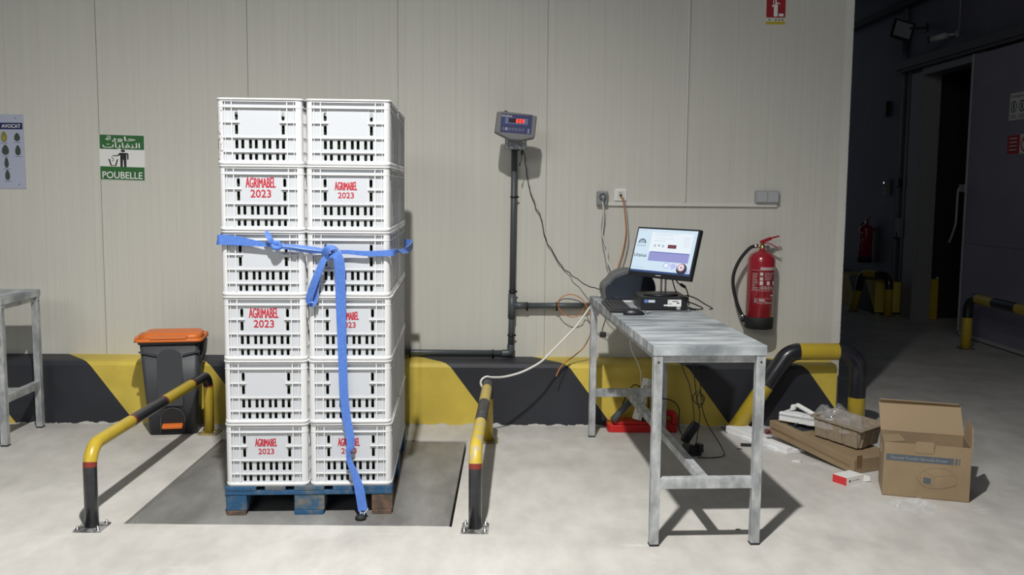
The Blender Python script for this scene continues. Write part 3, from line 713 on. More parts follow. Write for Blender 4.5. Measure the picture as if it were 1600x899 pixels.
# bin sign
SG = V((-2.527, -.003, 1.765))
sr = V((1, 0, -.022)).normalized(); su = V((.010, 0, 1)).normalized()
sg = empty('waste_sign', SG, label='green and white bin sign on the wall above the waste bin', cat='sign')
def onsign(mb, poly, m_, d=.0008): mb.prism(poly, (0, -d, 0), sr, su, .0006, m=m_)
mb = MB(); mb.prism([(-.151, -.151), (.151, -.151), (.151, .151), (-.151, .151)], (0, .003, 0), sr, su, .004, m=WHTINK); mb.build('sign_board', None, sg)
mb = MB(); onsign(mb, [(-.148, .054), (.148, .054), (.148, .149), (-.148, .149)], GREEN, .0008); onsign(mb, [(-.148, -.149), (.148, -.149), (.148, -.062), (-.148, -.062)], GREEN, .0008); mb.build('green_band', None, sg)
mb = MB(); text_bm(mb, 'POUBELLE', V((0, -.0016, 0))+su*-.118, sr, su, .268, .046, WHTINK, depth=.0003)
def arab(body, cx, cy, w_, h_):
    text_bm(mb, body, V((0, -.0016, 0))+sr*cx+su*cy, sr, su, w_, h_, WHTINK, depth=.0003)
arab('\ufe94\ufef3\ufeed\ufe8e\ufea3', -.008, .121, .200, .040)
arab('\ufe95\ufe8e\ufef3\ufe8e\ufed4\ufee8\ufedf\ufe8d', -.004, .077, .250, .044)
mb.build('lettering', None, sg, recalc=False)
mb = MB()
def pic(poly): onsign(mb, [((x_-.0)/1., y_) for x_, y_ in poly], INK, .0008)
def px(x_, y_): return ((x_-418)/700*.302, -(y_-463)/718*.302)   # sign drawing grid
pic([px(*p) for p in [(468, 358), (455, 375), (432, 380), (408, 375), (396, 358), (408, 342), (432, 337), (455, 342)]][::-1])
pic([px(*p) for p in [(388, 400), (388, 610), (425, 610), (430, 500), (440, 500), (445, 610), (482, 610), (485, 400)]])
pic([px(*p) for p in [(375, 392), (345, 430), (270, 430), (270, 445), (352, 445), (392, 420), (392, 390)]])
pic([px(*p) for p in [(388, 390), (388, 405), (492, 410), (495, 495), (515, 495), (517, 405), (500, 390)]])
pic([px(*p) for p in [(203, 492), (237, 600), (258, 600), (228, 492)]])
pic([px(*p) for p in [(335, 492), (305, 600), (328, 600), (355, 492)]])
pic([px(*p) for p in [(237, 588), (237, 600), (328, 600), (328, 588)]])
for c in ((262, 466), (280, 490), (270, 518)): pic([px(c[0]+dx, c[1]+dy) for dx, dy in ((-12, -6), (-8, 8), (10, 8), (12, -6))])
mb.build('pictogram', None, sg)
# avocado poster
PO_ = V((-3.292, -.003, 1.797)); po = empty('avocado_poster', PO_, label='pale blue poster of avocado varieties at the left edge of the wall', cat='poster')
mb = MB(); mb.prism([(-.115, -.246), (.115, -.246), (.115, .246), (-.115, .246)], (0, .003, 0), X3, Z3, .005, m=mat('poster_board', (.42, .45, .56), .35), bev=.0008); mb.build('poster_board', None, po)
mb = MB(); mb.prism([(-.112, .148), (.110, .148), (.110, .192), (-.112, .192)], (0, -.002, 0), X3, Z3, .0006, m=NAVY); text_bm(mb, 'AVOCAT', (.034, -.0026, .170), X3, Z3, .125, .024, WHTINK, depth=.0003); mb.build('title_band', None, po, recalc=False)
AVG = mat('avocado_print_dark', (.045, .06, .055), .5); AVY = mat('avocado_print_cut', (.22, .21, .04), .5); AVK = mat('avocado_print_stone', (.35, .27, .06), .5)
def pear(cx, cz, w_, h_): return [(cx+w_*math.sin(a)*(1-.28*math.cos(a)), cz+h_*math.cos(a)) for a in [2*PI*k/20 for k in range(20)]][::-1]
for cx, cz, w_, h_, m_ in [(-.016, .100, .020, .036, AVY), (.071, .098, .019, .028, AVG), (-.010, .012, .023, .034, AVG), (.073, .010, .018, .034, AVG), (-.006, -.072, .014, .036, AVG), (-.003, -.155, .016, .035, AVG)]:
    mb = MB(); mb.prism(pear(cx, cz, w_, h_), (0, -.002, 0), X3, Z3, .0006, m=m_)
    if m_ is AVY: mb.prism(ell(cx, cz-.010, .011, .013, 14), (0, -.0026, 0), X3, Z3, .0005, m=AVK)
    mb.prism([(cx-.022, cz-h_-.009), (cx+.024, cz-h_-.009), (cx+.024, cz-h_-.0065), (cx-.022, cz-h_-.0065)], (0, -.002, 0), X3, Z3, .0004, m=INK)
    mb.build('printed_avocado', None, po)
for x_, z_ in ((.065, .222), (.072, -.218)): mb = MB(); mb.lathe([(.004, 0), (.003, .002)], (x_, -.002, z_), seg=8, R=Matrix.Rotation(PI/2, 3, 'X')); mb.build('screw', DGREY, po)
# extinguisher sign at the top edge
FS = V((1.841, -.003, 2.805)); fs = empty('extinguisher_sign', FS, label='red fire extinguisher sign with yellow strip at the top edge of the wall', cat='sign')
mb = MB(); mb.prism([(-.070, -.125), (.070, -.125), (.070, .145), (-.070, .145)], (0, .003, 0), X3, Z3, .004, m=mat('sign_cream', (.62, .60, .50), .5)); mb.build('sign_board', None, fs)
mb = MB(); mb.prism(rrect(-.064, -.074, .064, .135, .008), (0, -.001, 0), X3, Z3, .0006, m=mat('sign_red', (.32, .012, .02), .45)); mb.build('red_field', None, fs)
mb = MB()
for poly in (rrect(-.014, -.067, .012, .012, .004), [(-.006, .012), (.002, .012), (.002, .05), (-.006, .05)], [(.002, .018), (.026, .014), (.026, .020), (.002, .026)], [(-.020, .04), (-.014, .04), (-.018, -.008), (-.030, .004), (-.020, .01)], rrect(.020, -.066, .052, -.048, .002)):
    mb.prism(poly, (0, -.0017, 0), X3, Z3, .0005, m=WHTINK)
mb.build('pictogram', None, fs)
mb = MB(); mb.prism([(-.064, -.118), (.064, -.118), (.064, -.100), (-.064, -.100)], (0, -.001, 0), X3, Z3, .0006, m=mat('sign_yellow', (.50, .40, .02), .5))
mb.prism([(-.060, -.098), (-.020, -.098), (-.020, -.080), (-.060, -.080)], (0, -.001, 0), X3, Z3, .0006, m=WHTINK)
for cx in (.002, .024, .046): mb.prism(ell(cx, -.089, .006, .007, 4), (0, -.001, 0), X3, Z3, .0009, m=INK)
mb.prism([(-.052, -.088), (-.028, -.088), (-.028, -.084), (-.052, -.084)], (0, -.0018, 0), X3, Z3, .0004, m=INK); mb.prism([(-.048, -.095), (-.032, -.095), (-.032, -.091), (-.048, -.091)], (0, -.0018, 0), X3, Z3, .0004, m=INK)
mb.build('yellow_strip', None, fs)
# ================================================================== WEIGHING DISPLAY AND PIPES
dp = empty('weighing_display', (.107, -.33, 1.975), label='grey weighing display with red digits mounted on the pole', cat='display')
dp.rotation_euler = (-.10, math.radians(4.0), 0)
def D2(x_, y_): return ((x_-378)/9.99/ 240., -(y_-320)/9.99/240.)
outl = [D2(*p) for p in [(62, 440), (60, 420), (75, 130), (160, 118), (600, 128), (625, 140), (690, 150), (680, 460), (665, 482), (480, 535), (300, 535)]]
Yf = V((0, -1, 0))
def dprism(mb, poly, y0_, dpt, m_, bev=0.): mb.prism(poly, (0, y0_, 0), X3, Z3, dpt, m=m_, bev=bev)
DG2 = mat('display_housing', (.13, .13, .135), .5)
mb = MB(); dprism(mb, outl, .035, .07, DG2, .006); mb.build('housing', None, dp)
mb = MB(); dprism(mb, [D2(145, 435), D2(620, 435), D2(620, 150), D2(145, 150)], -.0345, .0015, mat('display_navy', (.018, .022, .10), .6)); mb.build('keypad', None, dp)
mb = MB(); dprism(mb, [D2(208, 298), D2(558, 298), D2(558, 205), D2(208, 205)], -.0362, .0008, mat('display_blue_window', (.08, .13, .28), .3)); dprism(mb, [D2(262, 280), D2(505, 280), D2(505, 212), D2(262, 212)], -.037, .0006, mat('display_dark_window', (.03, .012, .02), .2)); mb.build('display_window', None, dp)
LED = mat('red_led', (.9, .05, .03), .4, emit=((1., .05, .02), 3.0))
mb = MB(); seg7 = {'6': 'acdefg', '0': 'abcdef', '9': 'abcdfg'}
for ch, cx in (('6', 396), ('0', 441), ('9', 486)):
    hw, hh, th_ = 15, 27, 7; cyy = 247
    S7 = {'a': (-hw, -hh, hw, -hh+th_), 'd': (-hw, hh-th_, hw, hh), 'g': (-hw, -th_/2, hw, th_/2), 'f': (-hw, -hh, -hw+th_, 0), 'b': (hw-th_, -hh, hw, 0), 'e': (-hw, 0, -hw+th_, hh), 'c': (hw-th_, 0, hw, hh)}
    for k in seg7[ch]:
        a, b1, c, d1 = S7[k]; dprism(mb, [D2(cx+a, cyy+d1), D2(cx+c, cyy+d1), D2(cx+c, cyy+b1), D2(cx+a, cyy+b1)], -.0377, .0006, LED)
mb.build('red_digits', None, dp)
mb = MB(); text_bm(mb, 'SAURUS', (*[D2(232, 182)[0]], -.0363, D2(232, 182)[1]), X3, Z3, .066, .011, WHTINK, depth=.0006)
for i, x_ in enumerate((190, 238, 290, 340, 390, 440, 490)):
    c = D2(x_, 378); mb.prism(ell(c[0], c[1], .0075, .0085, 14), (0, -.0359, 0), X3, Z3, .0008, m=mat('key_ring', (.16, .18, .30), .5) if i != 1 else WHTINK); mb.prism(ell(c[0], c[1], .0050, .006, 14), (0, -.0367, 0), X3, Z3, .0006, m=NAVY)
c = D2(575, 390); mb.prism(rrect(c[0]-.006, c[1]-.016, c[0]+.006, c[1]+.016, .003), (0, -.0359, 0), X3, Z3, .0008, m=mat('key_ring', (.16, .18, .30), .5))
mb.build('printed_keys', None, dp, recalc=False)
mb = MB(); mb.tube(cr([(-.058, .0, .085), (-.066, .01, .094), (-.078, .015, .097)], 4), .0035, 8); mb.build('antenna', BLACK, dp)
# bracket
mb = MB()
mb.prism([(-.075, -.035), (.075, -.035), (.072, .03), (-.060, .045)], (.107, -.25, 1.868), X3, Z3, .004)
mb.box2((.075, -.26, 1.84), (.125, -.075, 1.862)); mb.bar((.05, -.25, 1.86), (.05, -.32, 1.92), .02, .006); mb.bar((.16, -.25, 1.86), (.16, -.32, 1.92), .02, .006)
for x_ in (.055, .085, .135, .16): mb.lathe([(.010, 0), (.012, .008), (.006, .014)], (x_, -.262, 1.852), seg=10, R=Matrix.Rotation(PI/2, 3, 'X'))
tag(mb.build('mounting_bracket', CHROME, loc=(.107, -.25, 1.85)), 'shiny metal bracket between the weighing display and the grey pole', 'bracket')
PY_ = -.058
pipe = empty('conduit_pipe', (.095, PY_, 0), label='dark grey conduit pipe running up the wall to the display with a tee', cat='pipe')
def lp_(x_, z_): return (x_-.095, 0, z_)
mb = MB(); mb.tube([lp_(.105, 1.90), lp_(.098, .82)], .0205, 18); mb.build('upright_pipe', PIPE, pipe)
mb = MB(); mb.tube([lp_(.098, .84), lp_(.091, .505)], .0205, 18); mb.build('upright_pipe', PIPE, pipe)
mb = MB(); mb.tube(cr([lp_(.091, .52), lp_(.091, .487), lp_(.082, .466), lp_(.055, .461), lp_(.03, .461)], 5), .025, 18); mb.build('elbow', PIPE, pipe)
mb = MB(); mb.tube([lp_(.04, .461), lp_(-1.2, .466)], .020, 18); mb.build('floor_level_pipe', PIPE, pipe)
mb = MB(); mb.tube([lp_(.097, .87), lp_(.095, .70)], .026, 18); mb.tube([lp_(.097, .789), lp_(.20, .789)], .024, 18); mb.build('tee_joint', PIPE, pipe)
mb = MB(); mb.tube([lp_(.19, .789), lp_(.68, .792)], .020, 18); mb.build('side_pipe', PIPE, pipe)
for x_, z_ in ((.105, 1.839), (.103, 1.524), (.098, .885), (.092, .585)):
    mb = MB(); mb.tube([lp_(x_, z_-.006), lp_(x_, z_+.006)], .0245, 18); mb.box2(V(lp_(x_+.018, z_-.006)), V(lp_(x_+.034, z_+.006)), bev=.001); mb.box2(V(lp_(x_-.008, z_-.005))+V((0, .018, 0)), V(lp_(x_+.008, z_+.005))+V((0, .057, 0))); mb.build('pipe_clip', BLACK, pipe)
for x_, z_ in ((.402, .79), (.20, .789), (-.031, .461), (-.595, .463)):
    mb = MB(); mb.tube([lp_(x_-.006, z_), lp_(x_+.006, z_)], .0245, 18); mb.box2(V(lp_(x_-.006, z_-.036)), V(lp_(x_+.006, z_-.02)), bev=.001); mb.box2(V(lp_(x_-.005, z_-.008))+V((0, .018, 0)), V(lp_(x_+.005, z_+.008))+V((0, .057, 0))); mb.build('pipe_clip', BLACK, pipe)
def cable(name, pts, r, m_, label, n=8, jig=0., cat='cable', group=None, extra=None):
    P = cr(pts, n)
    if jig: P = [p+V((noise.noise(p*22), noise.noise(p*21+V((5, 0, 0))), noise.noise(p*23+V((0, 7, 0)))))*jig for p in P]
    root = MB(); root.tube(P, r, 8, m=m_)
    if extra: extra(root)
    o = root.build(name, None, loc=P[0]); tag(o, label, cat, group); return o
cable('display_cable', [(.150, -.20, 1.87), (.165, -.16, 1.80), (.19, -.03, 1.70), (.215, -.03, 1.56), (.285, -.025, 1.40), (.31, -.02, 1.29), (.33, -.02, 1.22), (.42, -.02, 1.08), (.47, -.03, 1.02), (.58, -.12, .945), (.70, -.3, .915), (.77, -.5, .911)], .0032, CABB, 'thin black twisted cable hanging from the display down to the table', jig=.012)
cable('display_cable', [(.145, -.22, 1.86), (.152, -.20, 1.825), (.150, -.20, 1.80), (.147, -.20, 1.77), (.137, -.20, 1.735)], .0022, CABB, 'short black cable with plug dangling under the display', extra=lambda mb: (mb.tube([(.151, -.20, 1.828), (.151, -.20, 1.80)], .008, 10, m=BLACK), mb.tube([(.140, -.20, 1.75), (.136, -.20, 1.728)], .005, 8, m=BLACK), mb.tube([(.136, -.20, 1.728), (.1355, -.20, 1.720)], .003, 8, m=CHROME)))
# ================================================================== TRUNKING AND SOCKETS
mb = MB(); mb.box2((.695, -.020, 1.470), (1.893, -.0003, 1.496), bev=.002)
tag(mb.build('cable_trunking', TRIM, loc=(.695, 0, 1.47)), 'white horizontal cable trunking on the wall above the monitor', 'cable trunking')
mb = MB(); mb.box2((1.252, -.020, 1.497), (1.268, -.0003, 4.4), bev=.002)
tag(mb.build('cable_trunking', TRIM, loc=(1.26, 0, 1.497)), 'white vertical cable trunking rising up the wall from the horizontal one', 'cable trunking')
mb = MB(); so = empty('wall_socket', (.701, 0, 1.522), label='grey surface wall socket with a plug in it, leftmost on the trunking', cat='socket')
SOG = mat('socket_grey', (.25, .26, .27), .45)
mb.box2((-.037, -.045, -.048), (.037, 0, .046), bev=.006); mb.build('socket_box', SOG, so)
mb = MB(); mb.lathe([(.024, 0), (.024, .004), (.019, .004), (.019, .001)], (.002, -.045, .008), seg=20, R=Matrix.Rotation(PI/2, 3, 'X')); mb.build('socket_face', mat('socket_dark', (.10, .10, .105), .5), so)
o = empty('power_plug', (.704, -.05, 1.515), label='pale grey power plug pushed into the grey wall socket', cat='plug')
mb = MB(); mb.lathe([(.017, 0), (.017, .02), (.010, .032), (.006, .034)], (0, .004, .012), seg=14, R=Matrix.Rotation(PI/2, 3, 'X')); mb.tube([(0, -.02, .012), (0, -.026, -.02)], .006, 8); mb.build('plug_body', SOG, o)
so = empty('wall_socket', (.828, 0, 1.545), label='white flush wall socket with an orange cable leaving it', cat='socket')
mb = MB(); mb.box2((-.041, -.012, -.041), (.041, 0, .041), bev=.004); mb.build('outer_frame', WHT, so)
mb = MB(); mb.box2((-.028, -.015, -.028), (.028, -.011, .028), bev=.002); mb.build('socket_face', mat('warm_white_plastic', (.72, .71, .66), .4), so)
mb = MB(); mb.box2((-.010, -.0155, .008), (-.006, -.0145, .018)); mb.box2((.002, -.0155, .008), (.006, -.0145, .018)); mb.box2((-.009, -.028, -.010), (.009, -.014, .003), bev=.002); mb.build('jack', BLACK, so)
so = empty('double_switch', (1.821, 0, 1.538), label='grey double switch box at the right end of the trunking', cat='switch')
mb = MB(); mb.box2((-.080, -.042, -.042), (.080, 0, .042), bev=.005); mb.build('switch_box', GREY, so)
for s_ in (-1, 1): mb = MB(); mb.box2((s_*.038-.034, -.048, -.035), (s_*.038+.034, -.041, .035), bev=.003); mb.build('rocker', mat('switch_grey', (.42, .43, .44), .4), so)
cable('power_cable', [(.704, -.078, 1.50), (.708, -.07, 1.44), (.712, -.05, 1.34), (.705, -.04, 1.27), (.735, -.04, 1.19), (.745, -.045, 1.10), (.775, -.06, 1.03), (.80, -.12, .97), (.80, -.30, .925)], .0045, CABW, 'white cable hanging from the grey socket, with a kink', jig=.006)
cable('power_cable', [(.700, -.076, 1.50), (.706, -.06, 1.42), (.70, -.04, 1.28), (.715, -.04, 1.18), (.735, -.04, 1.08), (.75, -.06, 1.03), (.775, -.12, .96), (.79, -.30, .922)], .0030, SOG, 'thin grey cable hanging from the grey socket beside the white one', jig=.006)
cable('network_cable', [(.828, -.028, 1.537), (.843, -.045, 1.50), (.862, -.035, 1.36), (.866, -.03, 1.28), (.850, -.03, 1.17), (.825, -.03, 1.08), (.80, -.05, 1.0), (.785, -.15, .93)], .0038, CABO, 'orange cable curving down from the white socket')
cable('network_cable', [(.835, -.026, 1.537), (.858, -.04, 1.48), (.880, -.028, 1.32), (.884, -.025, 1.22), (.865, -.025, 1.12), (.840, -.03, 1.04), (.82, -.08, .98), (.82, -.2, .925)], .0028, SOG, 'thin grey cable beside the orange one under the white socket')
# white cable from printer over the table edge to the guard rail
cable('white_cable', [(.76, -.70, .99), (.72, -.62, .955), (.66, -.52, .922), (.60, -.46, .845), (.555, -.44, .775), (.50, -.44, .700), (.414, -.45, .610), (.33, -.46, .525), (.27, -.49, .475), (.16, -.54, .425), (.05, -.60, .405), (-.030, -.675, .415), (-.066, -.70, .4235), (-.094, -.71, .408), (-.1005, -.715, .385), (-.090, -.718, .360)], .0070, CABW, 'thick white cable running from the printer down to the guard rail')
cable('orange_cable', [(.76, -.45, .911), (.68, -.40, .90), (.62, -.30, .86), (.585, -.12, .79), (.56, -.10, .735), (.50, -.095, .717), (.44, -.09, .745), (.408, -.09, .795), (.425, -.09, .845), (.49, -.09, .872), (.56, -.10, .848), (.60, -.12, .79), (.62, -.15, .74), (.63, -.2, .68), (.61, -.22, .60), (.57, -.24, .53), (.50, -.25, .47), (.45, -.30, .445), (.41, -.34, .41), (.385, -.36, .36)], .0036, CABO, 'orange cable coiled once beside the grey side pipe and drooping to the curb')
cable('orange_cable', [(.40, -.09, .80), (.43, -.085, .835), (.49, -.085, .840), (.55, -.09, .825), (.585, -.10, .80)], .0030, BLACK, 'black cable arc within the orange coil beside the side pipe')
# ================================================================== ON THE TABLE
TT = TH
# label printer
lpn = empty('label_printer', (.67, -.70, TT), -.02, label='black and grey desktop label printer at the back of the table', cat='printer')
sp_ = [(.0, .0), (.275, .0), (.290, .03), (.298, .075), (.280, .130), (.235, .165), (.165, .180), (.10, .178), (.045, .155), (.008, .115), (-.022, .085), (-.028, .045), (-.020, .008)]
def sm(poly, n=4):
    P = [V((*p, 0)) for p in poly]; P3 = P+P[:3]; P3 = [P[-1]]+P+P[:2]; out = []
    for i in range(1, len(P)+1):
        a, b_, c, d_ = P3[i-1], P3[i], P3[i+1], P3[(i+2) if i+2 < len(P3) else (i+2-len(P))]
        for k in range(n):
            t = k/n; q = .5*((2*b_)+(c-a)*t+(2*a-5*b_+4*c-d_)*t*t+(3*b_-a-3*c+d_)*t**3); out.append((q.x, q.y))
    return out
mb = MB(); mb.prism([(x_, max(y_, 0.002)) for x_, y_ in sm(sp_)], (0, .24, 0), X3, Z3, .235, m=mat('printer_grey', (.10, .105, .11), .45), bev=.003); mb.build('casing', None, lpn)
PSD = mat('printer_side', (.022, .028, .042), .38)
mb = MB(); mb.prism([(x_*.93+.016, max(y_*.90+.006, .008)) for x_, y_ in sm(sp_)], (0, .006, 0), X3, Z3, .010, m=PSD, bev=.003); mb.build('side_panel', None, lpn)
mb = MB(); mb.tube([(x_*.86+.024, -.004, max(y_*.80+.012, .014)) for x_, y_ in sm(sp_)][:40], .0030, 6); mb.build('side_moulding', PSD, lpn)
mb = MB(); mb.lathe([(.012, 0), (.010, .004)], (.035, -.004, .105), seg=14, R=Matrix.Rotation(PI/2, 3, 'X')); mb.build('latch_button', PSD, lpn)
mb = MB(); mb.box2((-.030, .05, .045), (-.018, .20, .065), bev=.003); mb.build('label_slot', BLACK, lpn)
mb = MB(); mb.box((.78, -.80, TT+.004), (.05, .03, .006), rot=.2, bev=.001); tag(mb.build('paper_scrap', WHT, loc=(.78, -.80, TT)), 'small white scrap on the table between keyboard and printer', 'paper')
# computer
pc = empty('desktop_computer', (.803, -1.21, TT), label='black small desktop computer lying flat under the monitor', cat='computer')
mb = MB(); mb.box2((0, .006, .004), (.262, .30, .078), bev=.003)
for x_ in (.03, .23):
    for y_ in (.03, .27): mb.cyl((x_, y_, 0), (x_, y_, .006), .010, 10)
mb.build('case', BLACK, pc)
mb = MB(); mb.box2((.0, .0, .005), (.262, .007, .077), bev=.002)
for k in range(24): mb.box2((.012+k*.0030, -.0012, .03), (.0135+k*.0030, .001, .072)) if k < 3 else None
mb.box2((.06, -.001, .012), (.13, .001, .016)); mb.build('front_panel', BLACK, pc)
mb = MB(); mb.prism(rrect(.018, .044, .036, .062, .001), (0, -.0005, 0), X3, Z3, .0008, m=mat('sticker_blue', (.12, .2, .6), .4)); mb.prism(rrect(.040, .045, .078, .060, .001), (0, -.0005, 0), X3, Z3, .0008, m=mat('sticker_pale', (.55, .62, .68), .4)); mb.build('sticker', None, pc)
mb = MB(); mb.prism(rrect(.150, .024, .226, .062, .002), (0, -.0005, 0), X3, Z3, .0008, m=WHTINK); mb.prism(rrect(.128, .026, .150, .034, .001), (0, -.0005, 0), X3, Z3, .0008, m=WHTINK)
for x0, z0_, x1, z1_ in ((.176, .050, .208, .054), (.200, .040, .216, .046), (.155, .040, .172, .042), (.155, .034, .172, .036), (.155, .054, .160, .058)): mb.prism([(x0, z0_), (x1, z0_), (x1, z1_), (x0, z1_)], (0, -.0012, 0), X3, Z3, .0004, m=INK)
mb.prism(rrect(.200, .006, .222, .024, .001), (0, -.0005, 0), X3, Z3, .0008, m=GREY); mb.build('white_label', None, pc)
# monitor
mo = empty('monitor', (.940, -1.10, TT+.079), label='computer monitor with a lit screen tilted on its stand on the desktop computer', cat='monitor')
ML = V(mo.location)
ya, ti, MW = -.9056, .2807, .4646; MH = MW*.62
mr = V((math.cos(ya), math.sin(ya), 0)); mn = V((math.sin(ya), -math.cos(ya), 0)); mu = Z3*math.cos(ti)-mn*math.sin(ti); mN = mr.cross(mu)
MC = V((.9267, -1.170, 1.2294))-ML
hw, hh = MW/2, MH/2
mb = MB(); mb.prism(rrect(-hw, -hh, hw, hh, .004), MC-mN*.026, mr, mu, .026, m=BLACK, bev=.002); mb.prism(rrect(-hw*.6, -hh*.6, hw*.6, hh*.6, .02), MC-mN*.045, mr, mu, .02, m=BLACK); mb.build('screen_housing', None, mo)
# screen picture
def scol(c, s=1.): return mat('screen_%02x%02x%02x' % tuple(int(x*255) for x in c), (.02, .02, .02), .3, emit=(c, s))
sx0, sx1, sy0, sy1 = -hw+.010, hw-.012, -hh+.026, hh-.010
def SC(u_, v_): return (sx0+(sx1-sx0)*u_, sy0+(sy1-sy0)*v_)
def lay(mb, poly, d, m_): mb.prism(poly, MC+mN*(d-.0002), mr, mu, .0002, m=m_)
def rc(u0, v0, u1, v1): return [SC(u0, v0), SC(u1, v0), SC(u1, v1), SC(u0, v1)]
mb = MB(); PALE = scol((.62, .76, .88)); NV = scol((.02, .06, .20)); PURP = scol((.30, .31, .62)); DK = scol((.02, .025, .05)); WH = scol((.80, .87, .93)); GR = scol((.42, .50, .60)); RD = scol((.06, .01, .02)); BL = scol((.06, .10, .35)); PK = scol((.75, .45, .5)); LV = scol((.50, .52, .85))
lay(mb, rc(0, 0, 1, 1), .0004, PALE); lay(mb, rc(0, 0, 1, .045), .0007, NV)
lay(mb, rc(.25, .48, .94, .93), .0007, WH); lay(mb, rc(.27, .27, .94, .48), .0010, PURP); lay(mb, rc(.29, .468, .94, .485), .0013, BL)
lay(mb, rc(.56, .58, .70, .66), .0010, RD); lay(mb, rc(.58, .60, .68, .64), .0013, scol((.25, .03, .06)))
for u0, v0, u1 in ((.30, .90, .70), (.30, .86, .62), (.34, .79, .52), (.54, .79, .62), (.30, .73, .50)): lay(mb, rc(u0, v0, u1, v0+.006), .0010, GR)
for k in range(7): lay(mb, rc(.80, .84-k*.035, .90 if k % 2 else .92, .845-k*.035), .0010, GR)
for c in ((.34, .62), (.41, .63), (.48, .62)): lay(mb, [SC(c[0]+.022*math.cos(a), c[1]+.03*math.sin(a)) for a in [PI/4*k for k in range(8)]], .0010, GR)
lay(mb, rc(.02, .10, .22, .108), .0010, GR); lay(mb, rc(.01, .955, .16, .963), .0010, GR)
# dark half circle logo, word, disc picture
for r0, r1 in ((.052, .068), (.034, .042), (.016, .024)):
    for k in range(10):
        a, c = PI*k/10, PI*(k+1)/10; lay(mb, [SC(.11+r0*math.cos(a), .66+1.55*r0*math.sin(a)), SC(.11+r1*math.cos(a), .66+1.55*r1*math.sin(a)), SC(.11+r1*math.cos(c), .66+1.55*r1*math.sin(c)), SC(.11+r0*math.cos(c), .66+1.55*r0*math.sin(c))], .0010, DK)
lay(mb, [SC(.86+.085*math.cos(a), .135+.13*math.sin(a)) for a in [2*PI*k/24 for k in range(24)]], .0010, DK)
lay(mb, [SC(.845+.058*math.cos(a), .175+.085*math.sin(a)) for a in [2*PI*k/20 for k in range(20)]], .0013, PK)
lay(mb, [SC(.85+.035*math.cos(a), .175+.05*math.sin(a)) for a in [2*PI*k/16 for k in range(16)]], .0016, WH)
lay(mb, [SC(.852+.014*math.cos(a), .172+.02*math.sin(a)) for a in [2*PI*k/12 for k in range(12)]], .0019, DK)
lay(mb, [SC(.60+.055*math.cos(a), .19+.07*math.sin(a)) for a in [2*PI*k/18 for k in range(18)]], .0010, LV); lay(mb, [SC(.60+.035*math.cos(a), .19+.048*math.sin(a)) for a in [2*PI*k/18 for k in range(18)]], .0013, WH)
lay(mb, [SC(.70, .10), SC(.74, .14), SC(.78, .20), SC(.72, .24), SC(.66, .22)], .0010, LV); lay(mb, [SC(.93, .05), SC(.985, .05), SC(.985, .16), SC(.95, .10)], .0010, LV)
c = SC(.125, .385); text_bm(mb, 'Uranus', MC+mr*c[0]+mu*c[1], mr, mu, (sx1-sx0)*.215, .021, DK, depth=.0014)
c = SC(.11, .605); text_bm(mb, 'BILANCIA', MC+mr*c[0]+mu*c[1], mr, mu, (sx1-sx0)*.15, .007, DK, depth=.0014)
mb.build('lit_screen', None, mo, recalc=False)
mb = MB(); c = (0, -hh+.012); mb.prism(rrect(-.02, -hh+.010, .02, -hh+.015, .001), MC+mN*.0001, mr, mu, .0004, m=GREY); mb.build('maker_mark', None, mo)
mb = MB(); mb.lathe([(.098, 0), (.100, .004), (.090, .009), (.03, .011)], (-.012, -.02, .001), seg=36); b_ = mb.build('stand_base', BLACK, mo)
for v in b_.data.vertices: v.co.y *= .82
mb = MB(); mb.bar((.004-.010, .002, .008), (.004-.010, .002, .20), .009, .014, m=GREY, upv=(0, 1, 0)); mb.bar((.004+.014, .002, .008), (.004+.014, .002, .20), .009, .014, m=GREY, upv=(0, 1, 0)); mb.box((.008, .002, .19), (.05, .03, .05), m=BLACK); mb.bar((.008, .002, .20), MC-mN*.03, .04, .04, m=BLACK); mb.build('stand_column', None, mo)
# keyboard
kb = empty('keyboard', (.62, -1.314, TT), label='black keyboard on the left edge of the steel table', cat='keyboard')
ang = math.atan2(-.856+1.314, 0.0); kr = V((0, 1, 0))
kb.rotation_euler = (0, 0, PI/2)
mb = MB(); mb.prism([(0, 0), (.455, 0), (.455, .013), (.01, .013)], (0, -.13, .0), X3, Z3, 0.001)
mb = MB(); mb.box((.215, -.060, .009), (.445, .128, .016), bev=.004); mb.build('keyboard_case', BLACK, kb)
KEY = mat('key_plastic', (.028, .028, .032), .45); mb = MB()
for j in range(5):
    for i in range(21):
        if i in (15,): continue
        if j == 0 and 4 <= i <= 9: continue
        mb.box((.013+i*.0200+.002, -.108+j*.0215, .0195), (.0170, .0180, .007), bev=.0015)
mb.box((.013+6.5*.02+.002, -.108, .0195), (.117, .018, .007), bev=.0015)
mb.build('keys', KEY, kb)
# mouse
ms = empty('computer_mouse', (.738, -1.392, TT), label='black computer mouse in front of the keyboard', cat='mouse')
mb = MB(); n1, n2 = 16, 10
prev = None
for i in range(n1+1):
    t_ = i/n1; x_ = -.058+.116*t_; hh_ = .036*math.sin(PI*min(1, t_*.92+.06))**.6*(1-.25*t_)+.002; ww = .031*math.sin(PI*(t_*.96+.02))**.45
    ring = [mb.bm.verts.new((x_, ww*math.cos(PI*k/n2), .002+hh_*math.sin(PI*k/n2))) for k in range(n2+1)]
    if prev:
        for k in range(n2): mb.face([prev[k], prev[k+1], ring[k+1], ring[k]], 0, True)
        mb.face([prev[0], ring[0], ring[n2], prev[n2]])
    else: mb.face(ring)
    prev = ring
mb.face(prev[::-1]); mb.build('mouse_body', BLACK, ms)
mb = MB(); mb.tube([(.028, -.003, .036), (.028, .003, .036)], .008, 12); mb.build('scroll_wheel', DGREY, ms)
